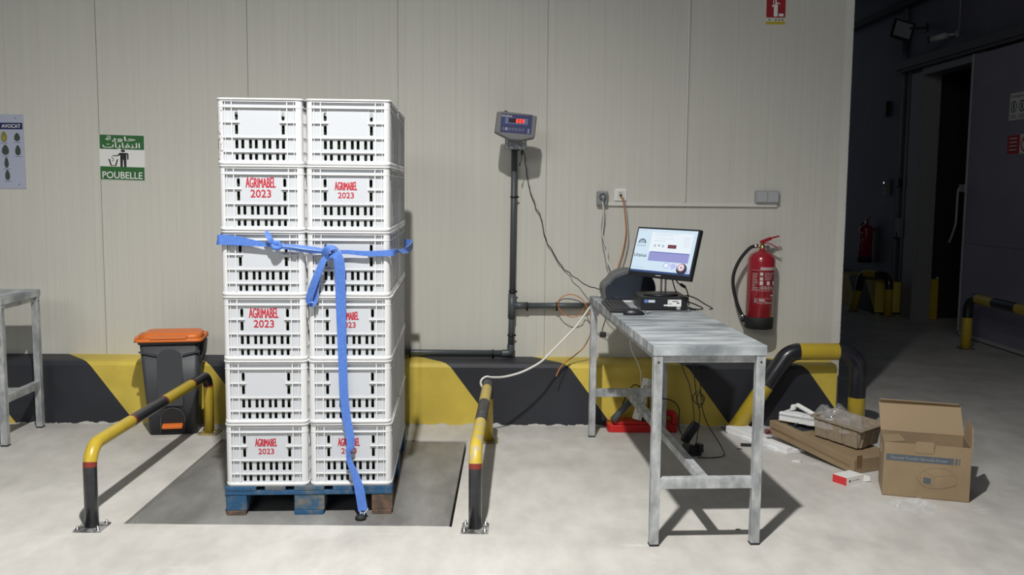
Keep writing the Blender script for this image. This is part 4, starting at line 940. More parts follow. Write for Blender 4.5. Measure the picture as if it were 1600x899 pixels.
cable('mouse_cable', [(.796, -1.39, .925), (.815, -1.37, .912), (.83, -1.33, .911), (.86, -1.30, .911), (.93, -1.29, .911), (1.00, -1.27, .911), (1.04, -1.28, .912), (1.08, -1.23, .911), (1.10, -1.15, .911)], .0018, CABB, 'thin black mouse cable lying on the table by the computer')
for i, (P, lb) in enumerate([([(.985, -1.08, 1.12), (1.01, -1.03, 1.06), (1.04, -.96, 1.0), (1.075, -.92, .95), (1.09, -.91, .93)], 'black cable falling behind the monitor, nearer to its stand'),
              ([(1.00, -1.07, 1.13), (1.04, -1.02, 1.05), (1.09, -.98, 1.02), (1.115, -.95, .98), (1.12, -.95, .94), (1.115, -1.0, .915)], 'black cable with a thick ferrite falling behind the monitor'),
              ([(1.066, -.95, .95), (1.11, -.95, .965), (1.16, -.98, .95), (1.20, -1.05, .925), (1.225, -1.12, .911), (1.20, -1.16, .911)], 'black cable arching out from the back of the computer'),
              ([(1.066, -.98, .94), (1.10, -1.0, .935), (1.14, -1.05, .925), (1.17, -1.12, .911), (1.14, -1.17, .911), (1.09, -1.14, .911)], 'black cable looped on the table right of the computer')]):
    cable('computer_cable', P, .0035, CABB, lb, extra=(lambda mb: mb.tube([(1.065, -1.0, 1.035), (1.092, -.98, 1.018)], .009, 10, m=BLACK)) if i == 1 else None)
# cables under the table
def drop(P, lb, r=.003, extra=None, name='power_cable', m_=CABB): cable(name, P, r, m_, lb, extra=extra)
drop([(.64, -1.0, .87), (.635, -.95, .82), (.625, -.9, .76), (.622, -.9, .735)], 'short black cable with a plug hanging under the left table edge', extra=lambda mb: (mb.box((.626, -.9, .722), (.038, .03, .032), m=BLACK, bev=.004), mb.tube([(.645, -.9, .728), (.662, -.9, .728)], .0025, 6, m=CHROME), mb.tube([(.645, -.9, .716), (.662, -.9, .716)], .0025, 6, m=CHROME)))
drop([(.72, -1.2, .87), (.73, -1.2, .80), (.78, -1.2, .74), (.86, -1.2, .725), (1.0, -1.2, .73)], 'black cable sagging below the table under the keyboard', .004)
drop([(.83, -.60, .865), (.84, -.55, .70), (.85, -.5, .58), (.90, -.45, .48), (.93, -.42, .40), (.935, -.40, .32)], 'pale grey cable running down to the white power strip', .003, m_=CABW)
drop([(1.10, -.85, .865), (1.12, -.82, .72), (1.10, -.8, .62), (1.13, -.8, .50), (1.18, -.78, .38), (1.21, -.78, .20), (1.20, -.78, .13)], 'black cable falling from the table to the adapter on the floor')
drop([(1.17, -.85, .865), (1.19, -.82, .70), (1.19, -.8, .55), (1.21, -.8, .38), (1.22, -.8, .30), (1.24, -.8, .22), (1.23, -.8, .10), (1.22, -.8, .015)], 'black cable hanging under the table, second one', extra=lambda mb: mb.tube(cr([(1.22, -.8, .36), (1.195, -.8, .33), (1.21, -.8, .29), (1.25, -.8, .28), (1.265, -.8, .32), (1.235, -.8, .35), (1.22, -.8, .32), (1.235, -.8, .26), (1.26, -.8, .30), (1.23, -.8, .37)], 6), .003, 8, m=CABB))
drop([(1.20, -.85, .865), (1.21, -.82, .72), (1.20, -.8, .60), (1.235, -.8, .42), (1.25, -.8, .28), (1.29, -.78, .16), (1.36, -.85, .04), (1.36, -.95, .005), (1.28, -1.0, .004), (1.19, -1.0, .005)], 'black cable hanging under the table and curling across the floor')
drop([(.97, -.9, .80), (1.0, -.9, .60), (1.04, -.88, .555), (1.08, -.86, .565)], 'black cable with an inline block below the table front', .004, extra=lambda mb: mb.box((1.10, -.86, .575), (.055, .03, .032), rot=Matrix.Rotation(-.6, 4, 'Y'), m=BLACK, bev=.005))
drop([(.98, -.55, .20), (1.02, -.52, .25), (1.12, -.5, .235), (1.17, -.5, .18), (1.16, -.55, .08), (1.17, -.70, .03)], 'black cable looping over the red case to the floor', .004)
mb = MB(); mb.box((1.19, -.85, .795), (.04, .05, .11), rot=Matrix.Rotation(.4, 4, 'Y'), bev=.006); tag(mb.build('power_adapter', BLACK, loc=(1.19, -.85, .80)), 'black power adapter held up under the tabletop', 'adapter')
mb = MB(); mb.box((1.185, -.80, .105), (.055, .035, .145), rot=Matrix.Rotation(.55, 4, 'Y'), bev=.008); tag(mb.build('power_adapter', BLACK, loc=(1.19, -.80, .06)), 'black power adapter hanging at an angle above the floor under the table', 'adapter')
mb = MB(); mb.box((1.17, -.93, .033), (.10, .08, .055), rot=Matrix.Rotation(.4, 4, 'Z') @ Matrix.Rotation(.3, 4, 'Y'), bev=.008); mb.box((1.21, -.95, .05), (.03, .05, .05), rot=.5, bev=.004); tag(mb.build('power_adapter', BLACK, loc=(1.17, -.93, .01)), 'chunky black plug adapter lying on the floor under the table', 'adapter')
# red case, grey bar, white strip
rc_ = empty('red_tool_case', (.96, -.335, 0), .0, label='flat red plastic case on the floor under the table by the curb', cat='case')
mb = MB(); mb.prism(rrect(-.235, -.075, .225, .085, .03), (0, 0, 0), X3, Y3, .05, bev=.006); mb.prism(rrect(-.20, -.06, .05, .07, .02), (0, 0, .05), X3, Y3, .018, bev=.004); mb.build('case_shell', REDCASE, rc_)
mb = MB(); mb.tube(cr([(.10, -.03, .05), (.10, -.03, .11), (.13, -.03, .125), (.19, -.03, .12), (.205, -.03, .09), (.205, -.03, .05)], 6), .022, 12); mb.build('carry_handle', REDCASE, rc_)
mb = MB(); mb.box2((.0, -.05, .051), (.09, .05, .09), bev=.01); mb.build('black_insert', BLACK, rc_)
ps = empty('power_strip', (.935, -.34, .0), label='white power strip leaning upright on the red case', cat='power strip')
mb = MB(); mb.bar((-.02, -.05, .082), (.055, .0, .345), .055, .04, bev=.006); mb.build('strip_body', WHT, ps)
mb = MB()
for k in range(4):
    c = V((-.02, -.05, .082)).lerp(V((.055, .0, .345)), .2+.2*k)+V((0, -.024, .004)); mb.lathe([(.016, 0), (.014, .004)], c, seg=14, R=Matrix.Rotation(PI/2, 3, 'X'))
mb.build('outlet', GREY, ps)
mb = MB(); mb.tube([(.755, -.42, .085), (.905, -.36, .235)], .022, 14); mb.tube([(.905, -.36, .235), (.92, -.355, .25)], .016, 14); tag(mb.build('grey_tube', PIPE, loc=(.755, -.42, .07)), 'grey tube leaning across the red case behind the table leg', 'tube')
drop([(.80, -.33, .075), (.84, -.33, .20), (.90, -.33, .30), (.97, -.33, .26), (1.0, -.35, .18), (.98, -.35, .12)], 'black cable bunched over the red case behind the power strip', .004)
# ================================================================== FIRE EXTINGUISHERS
def make_ext():
    root = empty('fire_extinguisher'); r_ = .091; Hb = .455
    mb = MB(); mb.lathe([(.080, .07), (r_, .075), (r_, Hb), (r_*.96, Hb+.025), (r_*.80, Hb+.048), (r_*.5, Hb+.064), (.022, Hb+.070), (.022, Hb+.085)], seg=40); mb.build('cylinder_body', EXTRED, root)
    mb = MB(); mb.lathe([(.080, 0), (r_+.003, .004), (r_+.004, .070), (r_+.001, .082), (.06, .083)], seg=40); mb.build('base_cup', BLACK_R, root)
    zt = Hb+.085
    mb = MB(); mb.lathe([(.018, 0), (.020, .004), (.020, .022), (.012, .026), (.012, .040)], (0, 0, zt-.002), seg=16); mb.tube([(0, 0, zt+.018), (-.034, 0, zt+.018)], .009, 10); mb.build('valve', BRASS, root)
    mb = MB(); mb.lathe([(.014, 0), (.014, .008)], (.03, -.016, zt+.012), seg=16, R=Matrix.Rotation(PI/2, 3, 'X')); mb.build('gauge', CHROME, root)
    mb = MB(); mb.bar((-.018, 0, zt+.042), (.055, 0, zt+.072), .024, .022, bev=.004); mb.bar((.045, 0, zt+.070), (.108, 0, zt+.088), .022, .011, bev=.002); mb.build('squeeze_lever', EXTRED, root)
    mb = MB(); P = cr([(-.005, 0, zt+.034), (.035, 0, zt+.040), (.075, 0, zt+.022), (.105, 0, zt+.005)], 5); mb.ribbon(P, [V((0, .011, 0))]*len(P), .006); mb.build('carry_handle', EXTRED, root)
    mb = MB(); mb.tube([(.105+.01*math.cos(a), 0, zt+.012+.01*math.sin(a)) for a in [PI/6*k for k in range(13)]], .0022, 6, cap=False); mb.build('safety_pin', CHROME, root)
    hp = cr([(-.034, 0, zt+.018), (-.085, -.01, zt+.005), (-.150, -.02, zt-.07), (-.190, -.02, zt-.17), (-.188, -.02, zt-.27), (-.155, -.02, zt-.38), (-.118, -.02, zt-.455), (-.112, -.02, zt-.472)], 6)
    mb = MB(); mb.tube(hp, .0115, 12); mb.build('hose', BLACK_R, root)
    mb = MB(); mb.tube([(-.060, -.003, zt+.016), (-.03, 0, zt+.018)], .0135, 12); mb.tube([hp[-8], hp[-5]], .0135, 12); mb.build('hose_fitting', CHROME, root)
    mb = MB(); mb.tube([(-.113, -.02, .088), (-.113, -.02, .045)], .016, 12); mb.box2((-.125, -.034, .045), (-.085, -.006, .078), bev=.004); mb.build('nozzle', BLACK, root)
    mb = MB(); mb.box2((-.02, r_-.005, Hb-.02), (.02, r_+.030, Hb+.02)); mb.build('wall_hook', DGREY, root)
    # printed label wrapped on the body
    LW = mat('label_white', (.62, .56, .55), .5); LD = mat('label_deep_red', (.20, .008, .012), .4)
    def cyl_patch(mb, a0, a1, z0_, z1_, m_, d=.0006, n=8):
        mi = mb.mi(m_); R_ = r_+d; prev = None
        for k in range(n+1):
            a = a0-.22+(a1-a0)*k/n; q = [mb.bm.verts.new((R_*math.sin(a), -R_*math.cos(a), z)) for z in (z0_, z1_)]
            if prev: mb.face([prev[0], q[0], q[1], prev[1]], mi, True)
            prev = q
    mb = MB()
    cyl_patch(mb, -.75, 1.15, .265, .400, LD, .0004)
    for z in (.2635, .4005): cyl_patch(mb, -.75, 1.15, z, z+.0015, LW)
    cyl_patch(mb, -.10, 1.10, .405, .421, LW); cyl_patch(mb, -.10, 1.10, .309-.03, .312-.03, LW)
    for z in (.372, .340): cyl_patch(mb, -.12, .10, z-.006, z+.014, LW)
    for a in (-.12, .40, .92): cyl_patch(mb, a, a+.24, .303, .328, LW)
    rn = random.Random(2)
    for k in range(11): cyl_patch(mb, -.70, -.70+rn.uniform(.25, .48), .272+k*.0105, .2745+k*.0105, LW, n=4)
    for k in range(5): cyl_patch(mb, .22, rn.uniform(.7, 1.08), .338+k*.011, .3405+k*.011, LW, n=5)
    for k in range(4): cyl_patch(mb, -.12+.02*k, rn.uniform(.8, 1.08), .272+k*.007, .274+k*.007, LW, n=5)
    cyl_patch(mb, -.22, 1.1, .178, .1795, LW); cyl_patch(mb, -.22, 1.1, .212, .2135, LW); cyl_patch(mb, -.22, -.205, .178, .2135, LW, n=1)
    cyl_patch(mb, -.48, -.28, .182, .213, mat('label_grey', (.22, .2, .2), .4)); cyl_patch(mb, -.12, .30, .198, .206, LW); cyl_patch(mb, -.12, .45, .189, .192, LW); cyl_patch(mb, .40, 1.0, .184, .186, LW); cyl_patch(mb, .75, 1.10, .228, .236, LW)
    def bend(a, b_): an = .28+a/r_; return V(((r_+.0010)*math.sin(an), -(r_+.0010)*math.cos(an), .413+b_))
    text_bm(mb, 'EXTINCTEUR', (0, 0, 0), X3, Z3, .098, .010, mat('label_deep_red', (.20, .008, .012), .4), bend=bend)
    mb.build('printed_label', None, root, recalc=False)
    return root
ex = make_ext(); ex.location = (1.770, -.112, .652); ex.rotation_euler = (0, .014, 0)
tag(ex, 'red fire extinguisher with black hose hung on the pale wall right of the table', 'fire extinguisher')
# the hose side faces left; far copy in the passage, on the dark wall
ex2 = copy_tree(ex); ex2.location = (XR-.115, 6.60, .60); ex2.rotation_euler = (0, 0, -PI/2)
tag(ex2, 'red fire extinguisher on the dark wall of the passage', 'fire extinguisher')
for ch in list(ex2.children):
    if ch.name.startswith(('squeeze', 'nothing')): pass
# ================================================================== BOXES ON THE FLOOR, RIGHT
CGREY = mat('carton_band_ink', (.085, .105, .125), .6); CINK = mat('carton_line_ink', (.16, .11, .07), .7); CLET = mat('carton_letter_ink', (.30, .32, .34), .6)
p0 = V((2.023, -1.672, 0)); p1 = V((2.422, -1.797, 0)); bx = (p1-p0); BWd = bx.length; bang = math.atan2(bx.y, bx.x)
cb = empty('cardboard_carton', p0, bang, label='open brown printer carton with flaps up, right of the flat box', cat='box')
BD, BH, tk = .255, .285, .004
mb = MB()
mb.box2((0, 0, 0), (BWd, BD, tk)); mb.box2((0, 0, 0), (BWd, tk, BH)); mb.box2((0, BD-tk, 0), (BWd, BD, BH)); mb.box2((0, tk, 0), (tk, BD-tk, BH)); mb.box2((BWd-tk, tk, 0), (BWd, BD-tk, BH))
mb.build('carton_body', CARD, cb)
mb = MB(); a_ = 1.30   # lid hinged at the back, leaning back
lr, lu = X3, V((0, math.sin(.55), math.cos(.55)))
mb.prism([(0, 0), (BWd, 0), (BWd-.012, .165), (-.010, .172)], (0, BD+.001, BH), lr, lu, tk); 
mb.prism([(-.010, .004), (BWd-.012, -.003), (BWd-.022, .026), (-.005, .034)], V((0, BD+.001, BH))+lu*.168, lr, V((0, -.75, .55)).normalized(), tk); mb.build('lid_flap', CARD2, cb)
mb = MB(); mb.prism([(0, 0), (BD*.62, 0), (BD*.50, .085), (0, .10)], (0, BD*.05, BH), Y3, V((.96, 0, .16)).normalized(), tk); mb.build('side_flap', CARD, cb)
mb = MB(); mb.prism([(0, 0), (BD, 0), (BD, .10), (BD*.35, .09)], (BWd, 0, BH), Y3, V((.12, 0, .98)).normalized(), tk)
for v in mb.bm.verts: pass
mb.build('side_flap', CARD2, cb)
mb = MB(); mb.prism(rrect(.150, -.02, .240, .042, .012), (0, -.002, BH-.025), X3, V((0, -.18, .98)).normalized(), .004, bev=.001); mb.build('front_tab', CARD2, cb)
mb = MB()
mb.prism([(.012, .190), (.335, .190), (.335, .224), (.012, .224)], (0, .0005, 0), X3, Z3, .0010, m=CGREY)
for x0, x1 in ((.338, .340), (.344, .353), (.357, .359), (.362, .366)): mb.prism([(x0, .190), (x1, .190), (x1, .224), (x0, .224)], (0, .0005, 0), X3, Z3, .0010, m=CGREY)
text_bm(mb, 'Thermal Transfer Barcode Printer', (.170, -.0008, .207), X3, Z3, .275, .014, CLET, depth=.0002)
mb.build('printed_band', None, cb, recalc=False)
mb = MB()   # line drawing of the printer
for P in ([(.185, .085), (.180, .125), (.20, .150), (.25, .165), (.31, .160), (.345, .135), (.355, .10), (.345, .07)], [(.185, .085), (.235, .070), (.245, .07)], [(.245, .068), (.248, .115), (.30, .130), (.34, .135)], [(.20, .148), (.245, .116)], [(.160, .115), (.185, .075), (.225, .058), (.29, .062), (.355, .085)]):
    th_ = .0022 if P[0] == (.160, .115) else .0008
    mb.tube([(x_, -.0004, z_) for x_, _, z_ in [(q.x, 0, q.z) for q in cr([(a, 0, c) for a, c in P], 5)]], th_*.5, 5, m=CINK)
mb.prism([(.197, .083), (.232, .079), (.232, .110), (.197, .114)], (0, .0005, 0), X3, Z3, .0010, m=CGREY); mb.build('printed_drawing', None, cb)
mb = MB(); mb.prism([(-.19, .19), (-.13, .19), (-.13, .235), (-.19, .235)], (-.0003, 0, 0), V((0, -1, 0)), Z3, .0008, m=mat('pale_sticker', (.5, .38, .30), .6)); mb.build('side_sticker', None, cb)
# flat closed box
q0, q1, q2 = V((1.71, -.66, 0)), V((2.005, -1.315, 0)), V((2.175, -1.235, 0))
FBa = math.atan2((q1-q0).y, (q1-q0).x); FL = (q1-q0).length
fbx = empty('flat_box', q0+Z3*.0, FBa, label='flat brown taped cardboard box lying under the pulp tray', cat='box')
FW, FH = .30, .085
mb = MB(); mb.box2((0, 0, .065), (FL, FW, .065+FH), bev=.003); 
for v in mb.bm.verts: v.co.z -= .065*min(1, v.co.x/FL)
mb.build('box_body', CARD, fbx)
TAPE = mat('brown_tape', (.20, .12, .06), .22, coat=.5)
mb = MB(); mb.prism([(.02, .05), (FL-.03, .045), (FL-.03, .058), (.02, .064)], (0, .0004, .05), V((1, 0, -.065/FL)), Z3, .0008, m=TAPE); mb.prism([(.02, .03), (.06, .03), (.06, .105), (.02, .105)], (FL-.0002, 0, 0), Y3, Z3, .0008, m=TAPE); mb.build('tape', None, fbx)
mb = MB(); mb.prism([(.10, .05), (.24, .05), (.24, .20), (.10, .20)], (0, 0, .1305), X3, V((0, 1, 0)), .0008, m=CGREY); o = mb.build('printed_patch', None, fbx)
for v in o.data.vertices: v.co.z = .1508-.065*v.co.x/FL
# pulp tray on the flat box
tr = empty('pulp_tray', (2.075, -.985, .122), FBa+.25, label='brown moulded pulp tray resting on the flat box', cat='tray'); tr.rotation_euler = (0.022, .088, FBa+.25)
mb = MB(); TL_, TW_, THt = .33, .25, .115; wl = .008
def fr_ring(mb, r0, r1, z0_, z1_):
    a = rrect(*r0, .018, 3); c = rrect(*r1, .018, 3); k = len(a); va = [mb.bm.verts.new((*p, z0_)) for p in a]; vc = [mb.bm.verts.new((*p, z1_)) for p in c]
    for i in range(k): mb.face([va[i], va[(i+1) % k], vc[(i+1) % k], vc[i]])
    return va, vc
o1 = (-TL_/2+.02, -TW_/2+.018, TL_/2-.02, TW_/2-.018); o2 = (-TL_/2+.004, -TW_/2+.004, TL_/2-.004, TW_/2-.004)
va, vc = fr_ring(mb, o1, o2, .0, THt)
i1 = (o1[0]+wl, o1[1]+wl, o1[2]-wl, o1[3]-wl); i2 = (o2[0]+wl, o2[1]+wl, o2[2]-wl, o2[3]-wl)
vb_, vd = fr_ring(mb, i2, i1, THt, .012)
mb.face(va[::-1]); mb.face(vd)
f2, f3 = fr_ring(mb, (-TL_/2-.012, -TW_/2-.012, TL_/2+.012, TW_/2+.012), (-TL_/2-.012, -TW_/2-.012, TL_/2+.012, TW_/2+.012), THt-.004, THt+.003)
k = len(f2)
for i in range(k): j = (i+1) % k; mb.face([vc[i], vc[j], f2[j], f2[i]]); mb.face([f3[i], f3[j], vb_[j], vb_[i]])
for x_ in (-.10, .0, .10):   # outside pockets
    mb.prism([(-.042, 0), (.042, 0), (.038, THt-.012), (-.038, THt-.012)], (x_, -TW_/2+.030, 0), X3, V((0, -.13, 1)), .018, bev=.004)
    mb.prism([(-.042, 0), (.042, 0), (.038, THt-.012), (-.038, THt-.012)], (x_, TW_/2-.012, 0), X3, V((0, .13, 1)), .018, bev=.004)
for y_ in (-.05, .05): mb.prism([(-.04, 0), (.04, 0), (.036, THt-.012), (-.036, THt-.012)], (TL_/2-.030, y_, 0), Y3, V((.13, 0, 1)), .018, bev=.004)
mb.box2((.05, -TW_/2+.03, .012), (.075, TW_/2-.03, .07), bev=.008)
mb.build('tray_body', PULP, tr)
def crumple(name, c, s, rz, label, seed, cat='plastic bag'):
    mb = MB(); nx, ny = 30, 24; vs = []
    for i in range(nx+1):
        for j in range(ny+1):
            u_, v_ = i/nx-.5, j/ny-.5; e = max(0, 1-(2*abs(u_))**4)*max(0, 1-(2*abs(v_))**4)
            p = V((u_*s[0], v_*s[1], 0)); nn = noise.noise(V((u_*3.4+seed, v_*3.4, 0)))+.22*noise.noise(V((u_*9, v_*9+seed, 3)))
            p.z = (abs(nn)*s[2]*e+s[2]*.25*e); p.x += noise.noise(V((v_*6, seed, u_*3)))*s[0]*.12; p.y += noise.noise(V((u_*6, seed+4, 1)))*s[1]*.15
            vs.append(mb.bm.verts.new(p))
    for i in range(nx):
        for j in range(ny): a = i*(ny+1)+j; mb.face([vs[a], vs[a+ny+1], vs[a+ny+2], vs[a+1]], 0, True)
    o = mb.build(name, CLEAR); o.location = c; o.rotation_euler = (0, 0, rz); tag(o, label, cat); return o
crumple('clear_bag', (2.02, -.93, .19), (.34, .26, .15), FBa+.3, 'crumpled clear plastic bag lying in the pulp tray', 1.3)
crumple('clear_bag', (2.085, -1.88, .002), (.24, .15, .055), -.35, 'crumpled clear plastic bag on the floor before the printer carton', 5.1)
mb = MB(); mb.prism(rrect(-.09, -.012, .09, .018, .01), (0, 0, 0), X3, Z3, .05, m=DGREY, bev=.003); o = mb.build('plastic_bracket', None); o.location = (2.10, -1.04, .175); o.rotation_euler = (0, 0, -.8); tag(o, 'grey plastic part inside the pulp tray beneath the clear bag', 'plastic part')
# foam pieces
def foam(name, loc, rz, L1, W1, H1, tilt, label, steps=True, ry=0.):
    root = empty(name, loc, rz, label=label, cat='foam packaging'); root.rotation_euler = (tilt, ry, rz)
    mb = MB(); mb.box2((0, 0, 0), (L1, W1, H1*(.55 if steps else .85)), bev=.004)
    mb.box2((0, 0, H1*.5), (L1, W1*.28, H1), bev=.004)
    if steps: mb.box2((L1*.30, -.012, 0), (L1*.45, .01, H1*.5), bev=.003); mb.box2((L1*.72, -.012, 0), (L1*.86, .01, H1*.5), bev=.003)
    mb.box2((0, W1*.28, H1*.5), (L1*.2, W1, H1*.9), bev=.004); mb.build('foam_block', FOAM, root)
    return root
foam('foam_insert', (1.500, -.395, 0), -1.14, .58, .155, .046, 0, 'long white foam insert lying on the floor beside the flat box')
foam('foam_insert', (1.755, -.70, .158), FBa+.42, .31, .13, .055, 0, 'white foam insert resting on the flat box against the pulp tray', False)
mb = MB(); mb.tube(cr([(1.84, -.66, .215), (1.87, -.68, .25), (1.90, -.71, .24), (1.95, -.78, .215)], 5), [.010]*6+[.014]*10, 10); mb.lathe([(.016, -.01), (.018, 0), (.016, .01)], (1.855, -.665, .235), seg=12, R=Matrix.Rotation(PI/2, 3, 'X')); tag(mb.build('roll_holder', WHT, loc=(1.85, -.68, .19)), 'white plastic holder arm lying on top of the foam insert', 'plastic part')
cable('packed_cable', [(1.72, -.62, .145), (1.75, -.66, .165), (1.80, -.72, .168), (1.85, -.78, .16), (1.82, -.80, .15)], .006, CABB, 'dark cable tucked under the upper foam insert')
mb = MB(); mb.lathe([(.010, 0), (.016, .004), (.016, .022), (.010, .026)], (1.685, -.66, .075), seg=14, R=Matrix.Rotation(PI/2, 3, 'Y')); mb.tube([(1.70, -.66, .075), (1.74, -.68, .075)], .012, 12, m=mat('dark_red_plastic', (.12, .01, .02), .4)); o = mb.build('small_roller', BLACK, loc=(1.69, -.66, .06)); tag(o, 'small black and red roller on the long foam insert', 'roller')
mb = MB(); mb.box((1.575, -.735, .010), (.12, .022, .016), rot=-.12, bev=.003); tag(mb.build('black_strip', BLACK, loc=(1.575, -.735, 0)), 'short black plastic strip on the floor by the table leg', 'plastic part')
# small red and white box
rb = empty('small_carton', (1.846, -1.450, 0), -.55+0, label='small white and red carton open at one end on the floor', cat='box')
e0, e1, e2 = V((1.837, -1.447, 0)), V((1.890, -1.525, 0)), V((2.008, -1.455, 0))
ax_ = (e2-e1); rb.location = e1; rb.rotation_euler = (0, 0, math.atan2(ax_.y, ax_.x)); l_ = ax_.length; d_ = .095
mb = MB(); mb.box2((0, 0, 0), (l_, d_, .044), bev=.001, m=WHTINK); mb.build('carton_body', None, rb)
mb = MB(); mb.box2((-.0012, .001, .001), (-.0002, d_-.001, .043), m=mat('carton_red', (.62, .03, .035), .45)); mb.build('red_end', None, rb)
mb = MB(); mb.prism([(0, 0), (.040, .004), (.034, .032), (0, .040)], (l_, .002, .002), V((.85, -.5, 0)).normalized(), Z3, .0015, m=WHTINK); mb.build('end_flap', None, rb)
mb = MB()
for x_, s_ in ((.025, .006), (.050, .003), (.065, .003), (.082, .0035), (.097, .003)): mb.prism([(x_-s_, .022-s_), (x_+s_, .022-s_), (x_+s_, .022+s_), (x_-s_, .022+s_)], (0, .0003, 0), X3, Z3, .0008, m=INK)
mb.build('printed_marks', None, rb)
# litter
for i, (x_, y_, sx_, sy_, rz, m_, lb) in enumerate([(1.762, -1.066, .055, .03, -.5, WHT, 'scrap of white paper on the floor left of the flat box'), (1.60, -.735-.1, .05, .02, .2, CABW, 'pale crumpled wrapper on the floor near the long foam insert'), (1.49, -.80, .03, .008, -.2, BLACK, 'tiny dark sliver on the floor beneath the table'), (1.134, -2.20, .022, .004, -.1, BLACK, 'tiny black sliver on the floor between the table front legs')]):
    mb = MB(); mb.box((0, 0, .003), (sx_, sy_, .004), bev=.001); 
    if m_ in (WHT, CABW): mb.box((sx_*.2, 0, .009), (sx_*.5, sy_*.8, .003), rot=Matrix.Rotation(-.4, 4, 'Y'))
    o = mb.build('floor_litter', m_); o.location = (x_, y_, 0); o.rotation_euler = (0, 0, rz); tag(o, lb, 'litter')
crumple('clear_wrapper', (1.845, -1.12, .001), (.12, .05, .014), -.3, 'flat clear plastic wrapper on the floor left of the flat box', 8.2, 'plastic wrapper')
# ================================================================== DARK PASSAGE DETAILS
XD = 5.08
sd = empty('sliding_door', (XD, 3.9, 0), label='big dark sliding cold room door on the right of the passage', cat='door')
DDOOR = mat('sliding_door_panel', (.27, .25, .33), .5, 0, (.24, .225, .30), 1.5, 4, bump=.02)
mb = MB(); mb.box2((0, -2.6, .03), (.07, 0, 1.028), bev=.003); mb.box2((0, -2.6, 1.030), (.07, 0, 3.04), bev=.003); mb.build('door_leaf', DDOOR, sd)
mb = MB(); mb.box2((-.006, -.022, .02), (.072, .010, 3.05)); mb.box2((-.006, -2.6, .015), (.072, .0, .055)); mb.build('edge_trim', mat('door_edge_metal', (.42, .42, .42), .4), sd)
mb = MB(); mb.tube(cr([(-.03, .05, 1.62), (-.055, .055, 1.60), (-.06, .055, 1.45), (-.06, .06, 1.25), (-.07, .10, 1.12), (-.08, .15, 1.02)], 6), .013, 10); mb.box2((-.03, -.02, 1.58), (0, .10, 1.66)); mb.build('handle', DFRAME, sd)
mb = MB(); mb.box2((XD-.06, 1.2, 3.10), (XR-.001, 5.85, 3.20), bev=.004); mb.box2((XD-.03, 1.2, 3.07), (XD+.04, 5.7, 3.10)); o = mb.build('door_track', mat('track_metal', (.10, .10, .105), .5), loc=(XD, 3.5, 3.10)); tag(o, 'horizontal overhead track of the sliding door', 'door track')
for x_, z_ in ((0, 0),):
    mb = MB(); mb.tube([(XR-.03, 5.82, .0), (XR-.03, 5.82, 4.55)], .025, 12); mb.tube([(XR-.03, 5.62, .45), (XR-.03, 5.62, 3.05)], .018, 12); tag(mb.build('wall_conduit', mat('conduit_grey', (.22, .22, .23), .5), loc=(XR-.03, 5.8, 0)), 'pair of upright grey conduits beside the far doorway', 'conduit')
mb = MB(); mb.box2((XR-.12, 1.0, 3.88), (XR-.02, 9, 3.96), bev=.004); tag(mb.build('cable_tray', mat('tray_dark', (.03, .03, .033), .6), loc=(XR-.07, 5, 3.88)), 'dark horizontal cable tray high on the passage wall', 'cable tray')
mb = MB(); mb.tube([(XR-.015, 4.40, 3.34), (XR-.015, 4.40, 4.58)], .009, 8); tag(mb.build('camera_conduit', mat('conduit_grey', (.22, .22, .23), .5), loc=(XR-.015, 4.40, 3.34)), 'thin grey conduit going up from the security camera', 'conduit')
fl = empty('flood_light', (XR-.28, 5.30, 3.52), label='square black flood light above the far doorway', cat='lamp')
FR = Matrix.Rotation(-.15, 4, 'Z') @ Matrix.Rotation(.30, 4, 'Y') @ Matrix.Rotation(-.35, 4, 'X')
mb = MB(); mb.box((0, 0, 0), (.26, .03, .26), rot=FR, bev=.008); mb.build('lamp_housing', BLACK, fl)
mb = MB(); mb.box(FR.to_3x3() @ V((0, -.015, 0)), (.20, .006, .20), rot=FR); mb.build('lamp_glass', mat('lamp_glass', (.30, .32, .34), .15), fl)
mb = MB(); mb.bar((.08, .0, .02), (.27, -.02, .03), .04, .03); mb.box2((.26, -.06, -.02), (.28, .04, .08)); mb.build('arm', BLACK, fl)
sc2 = empty('security_camera', (XR-.16, 4.50, 3.34), label='white bullet security camera on the passage wall right of the flood light', cat='camera')
mb = MB(); mb.tube([(-.10, .08, -.035), (.05, -.02, .0)], .036, 16); mb.build('camera_body', GREY, sc2)
mb = MB(); mb.tube([(-.115, .09, -.0385), (-.098, .079, -.0345)], .037, 16); mb.build('lens_hood', BLACK, sc2)
mb = MB(); mb.tube([(.04, -.01, .0), (.14, -.05, .01)], .015, 10); mb.lathe([(.04, 0), (.04, .02)], (.14, -.05, .01), seg=14, R=Matrix.Rotation(PI/2, 3, 'Y')); mb.build('mount', GREY, sc2)
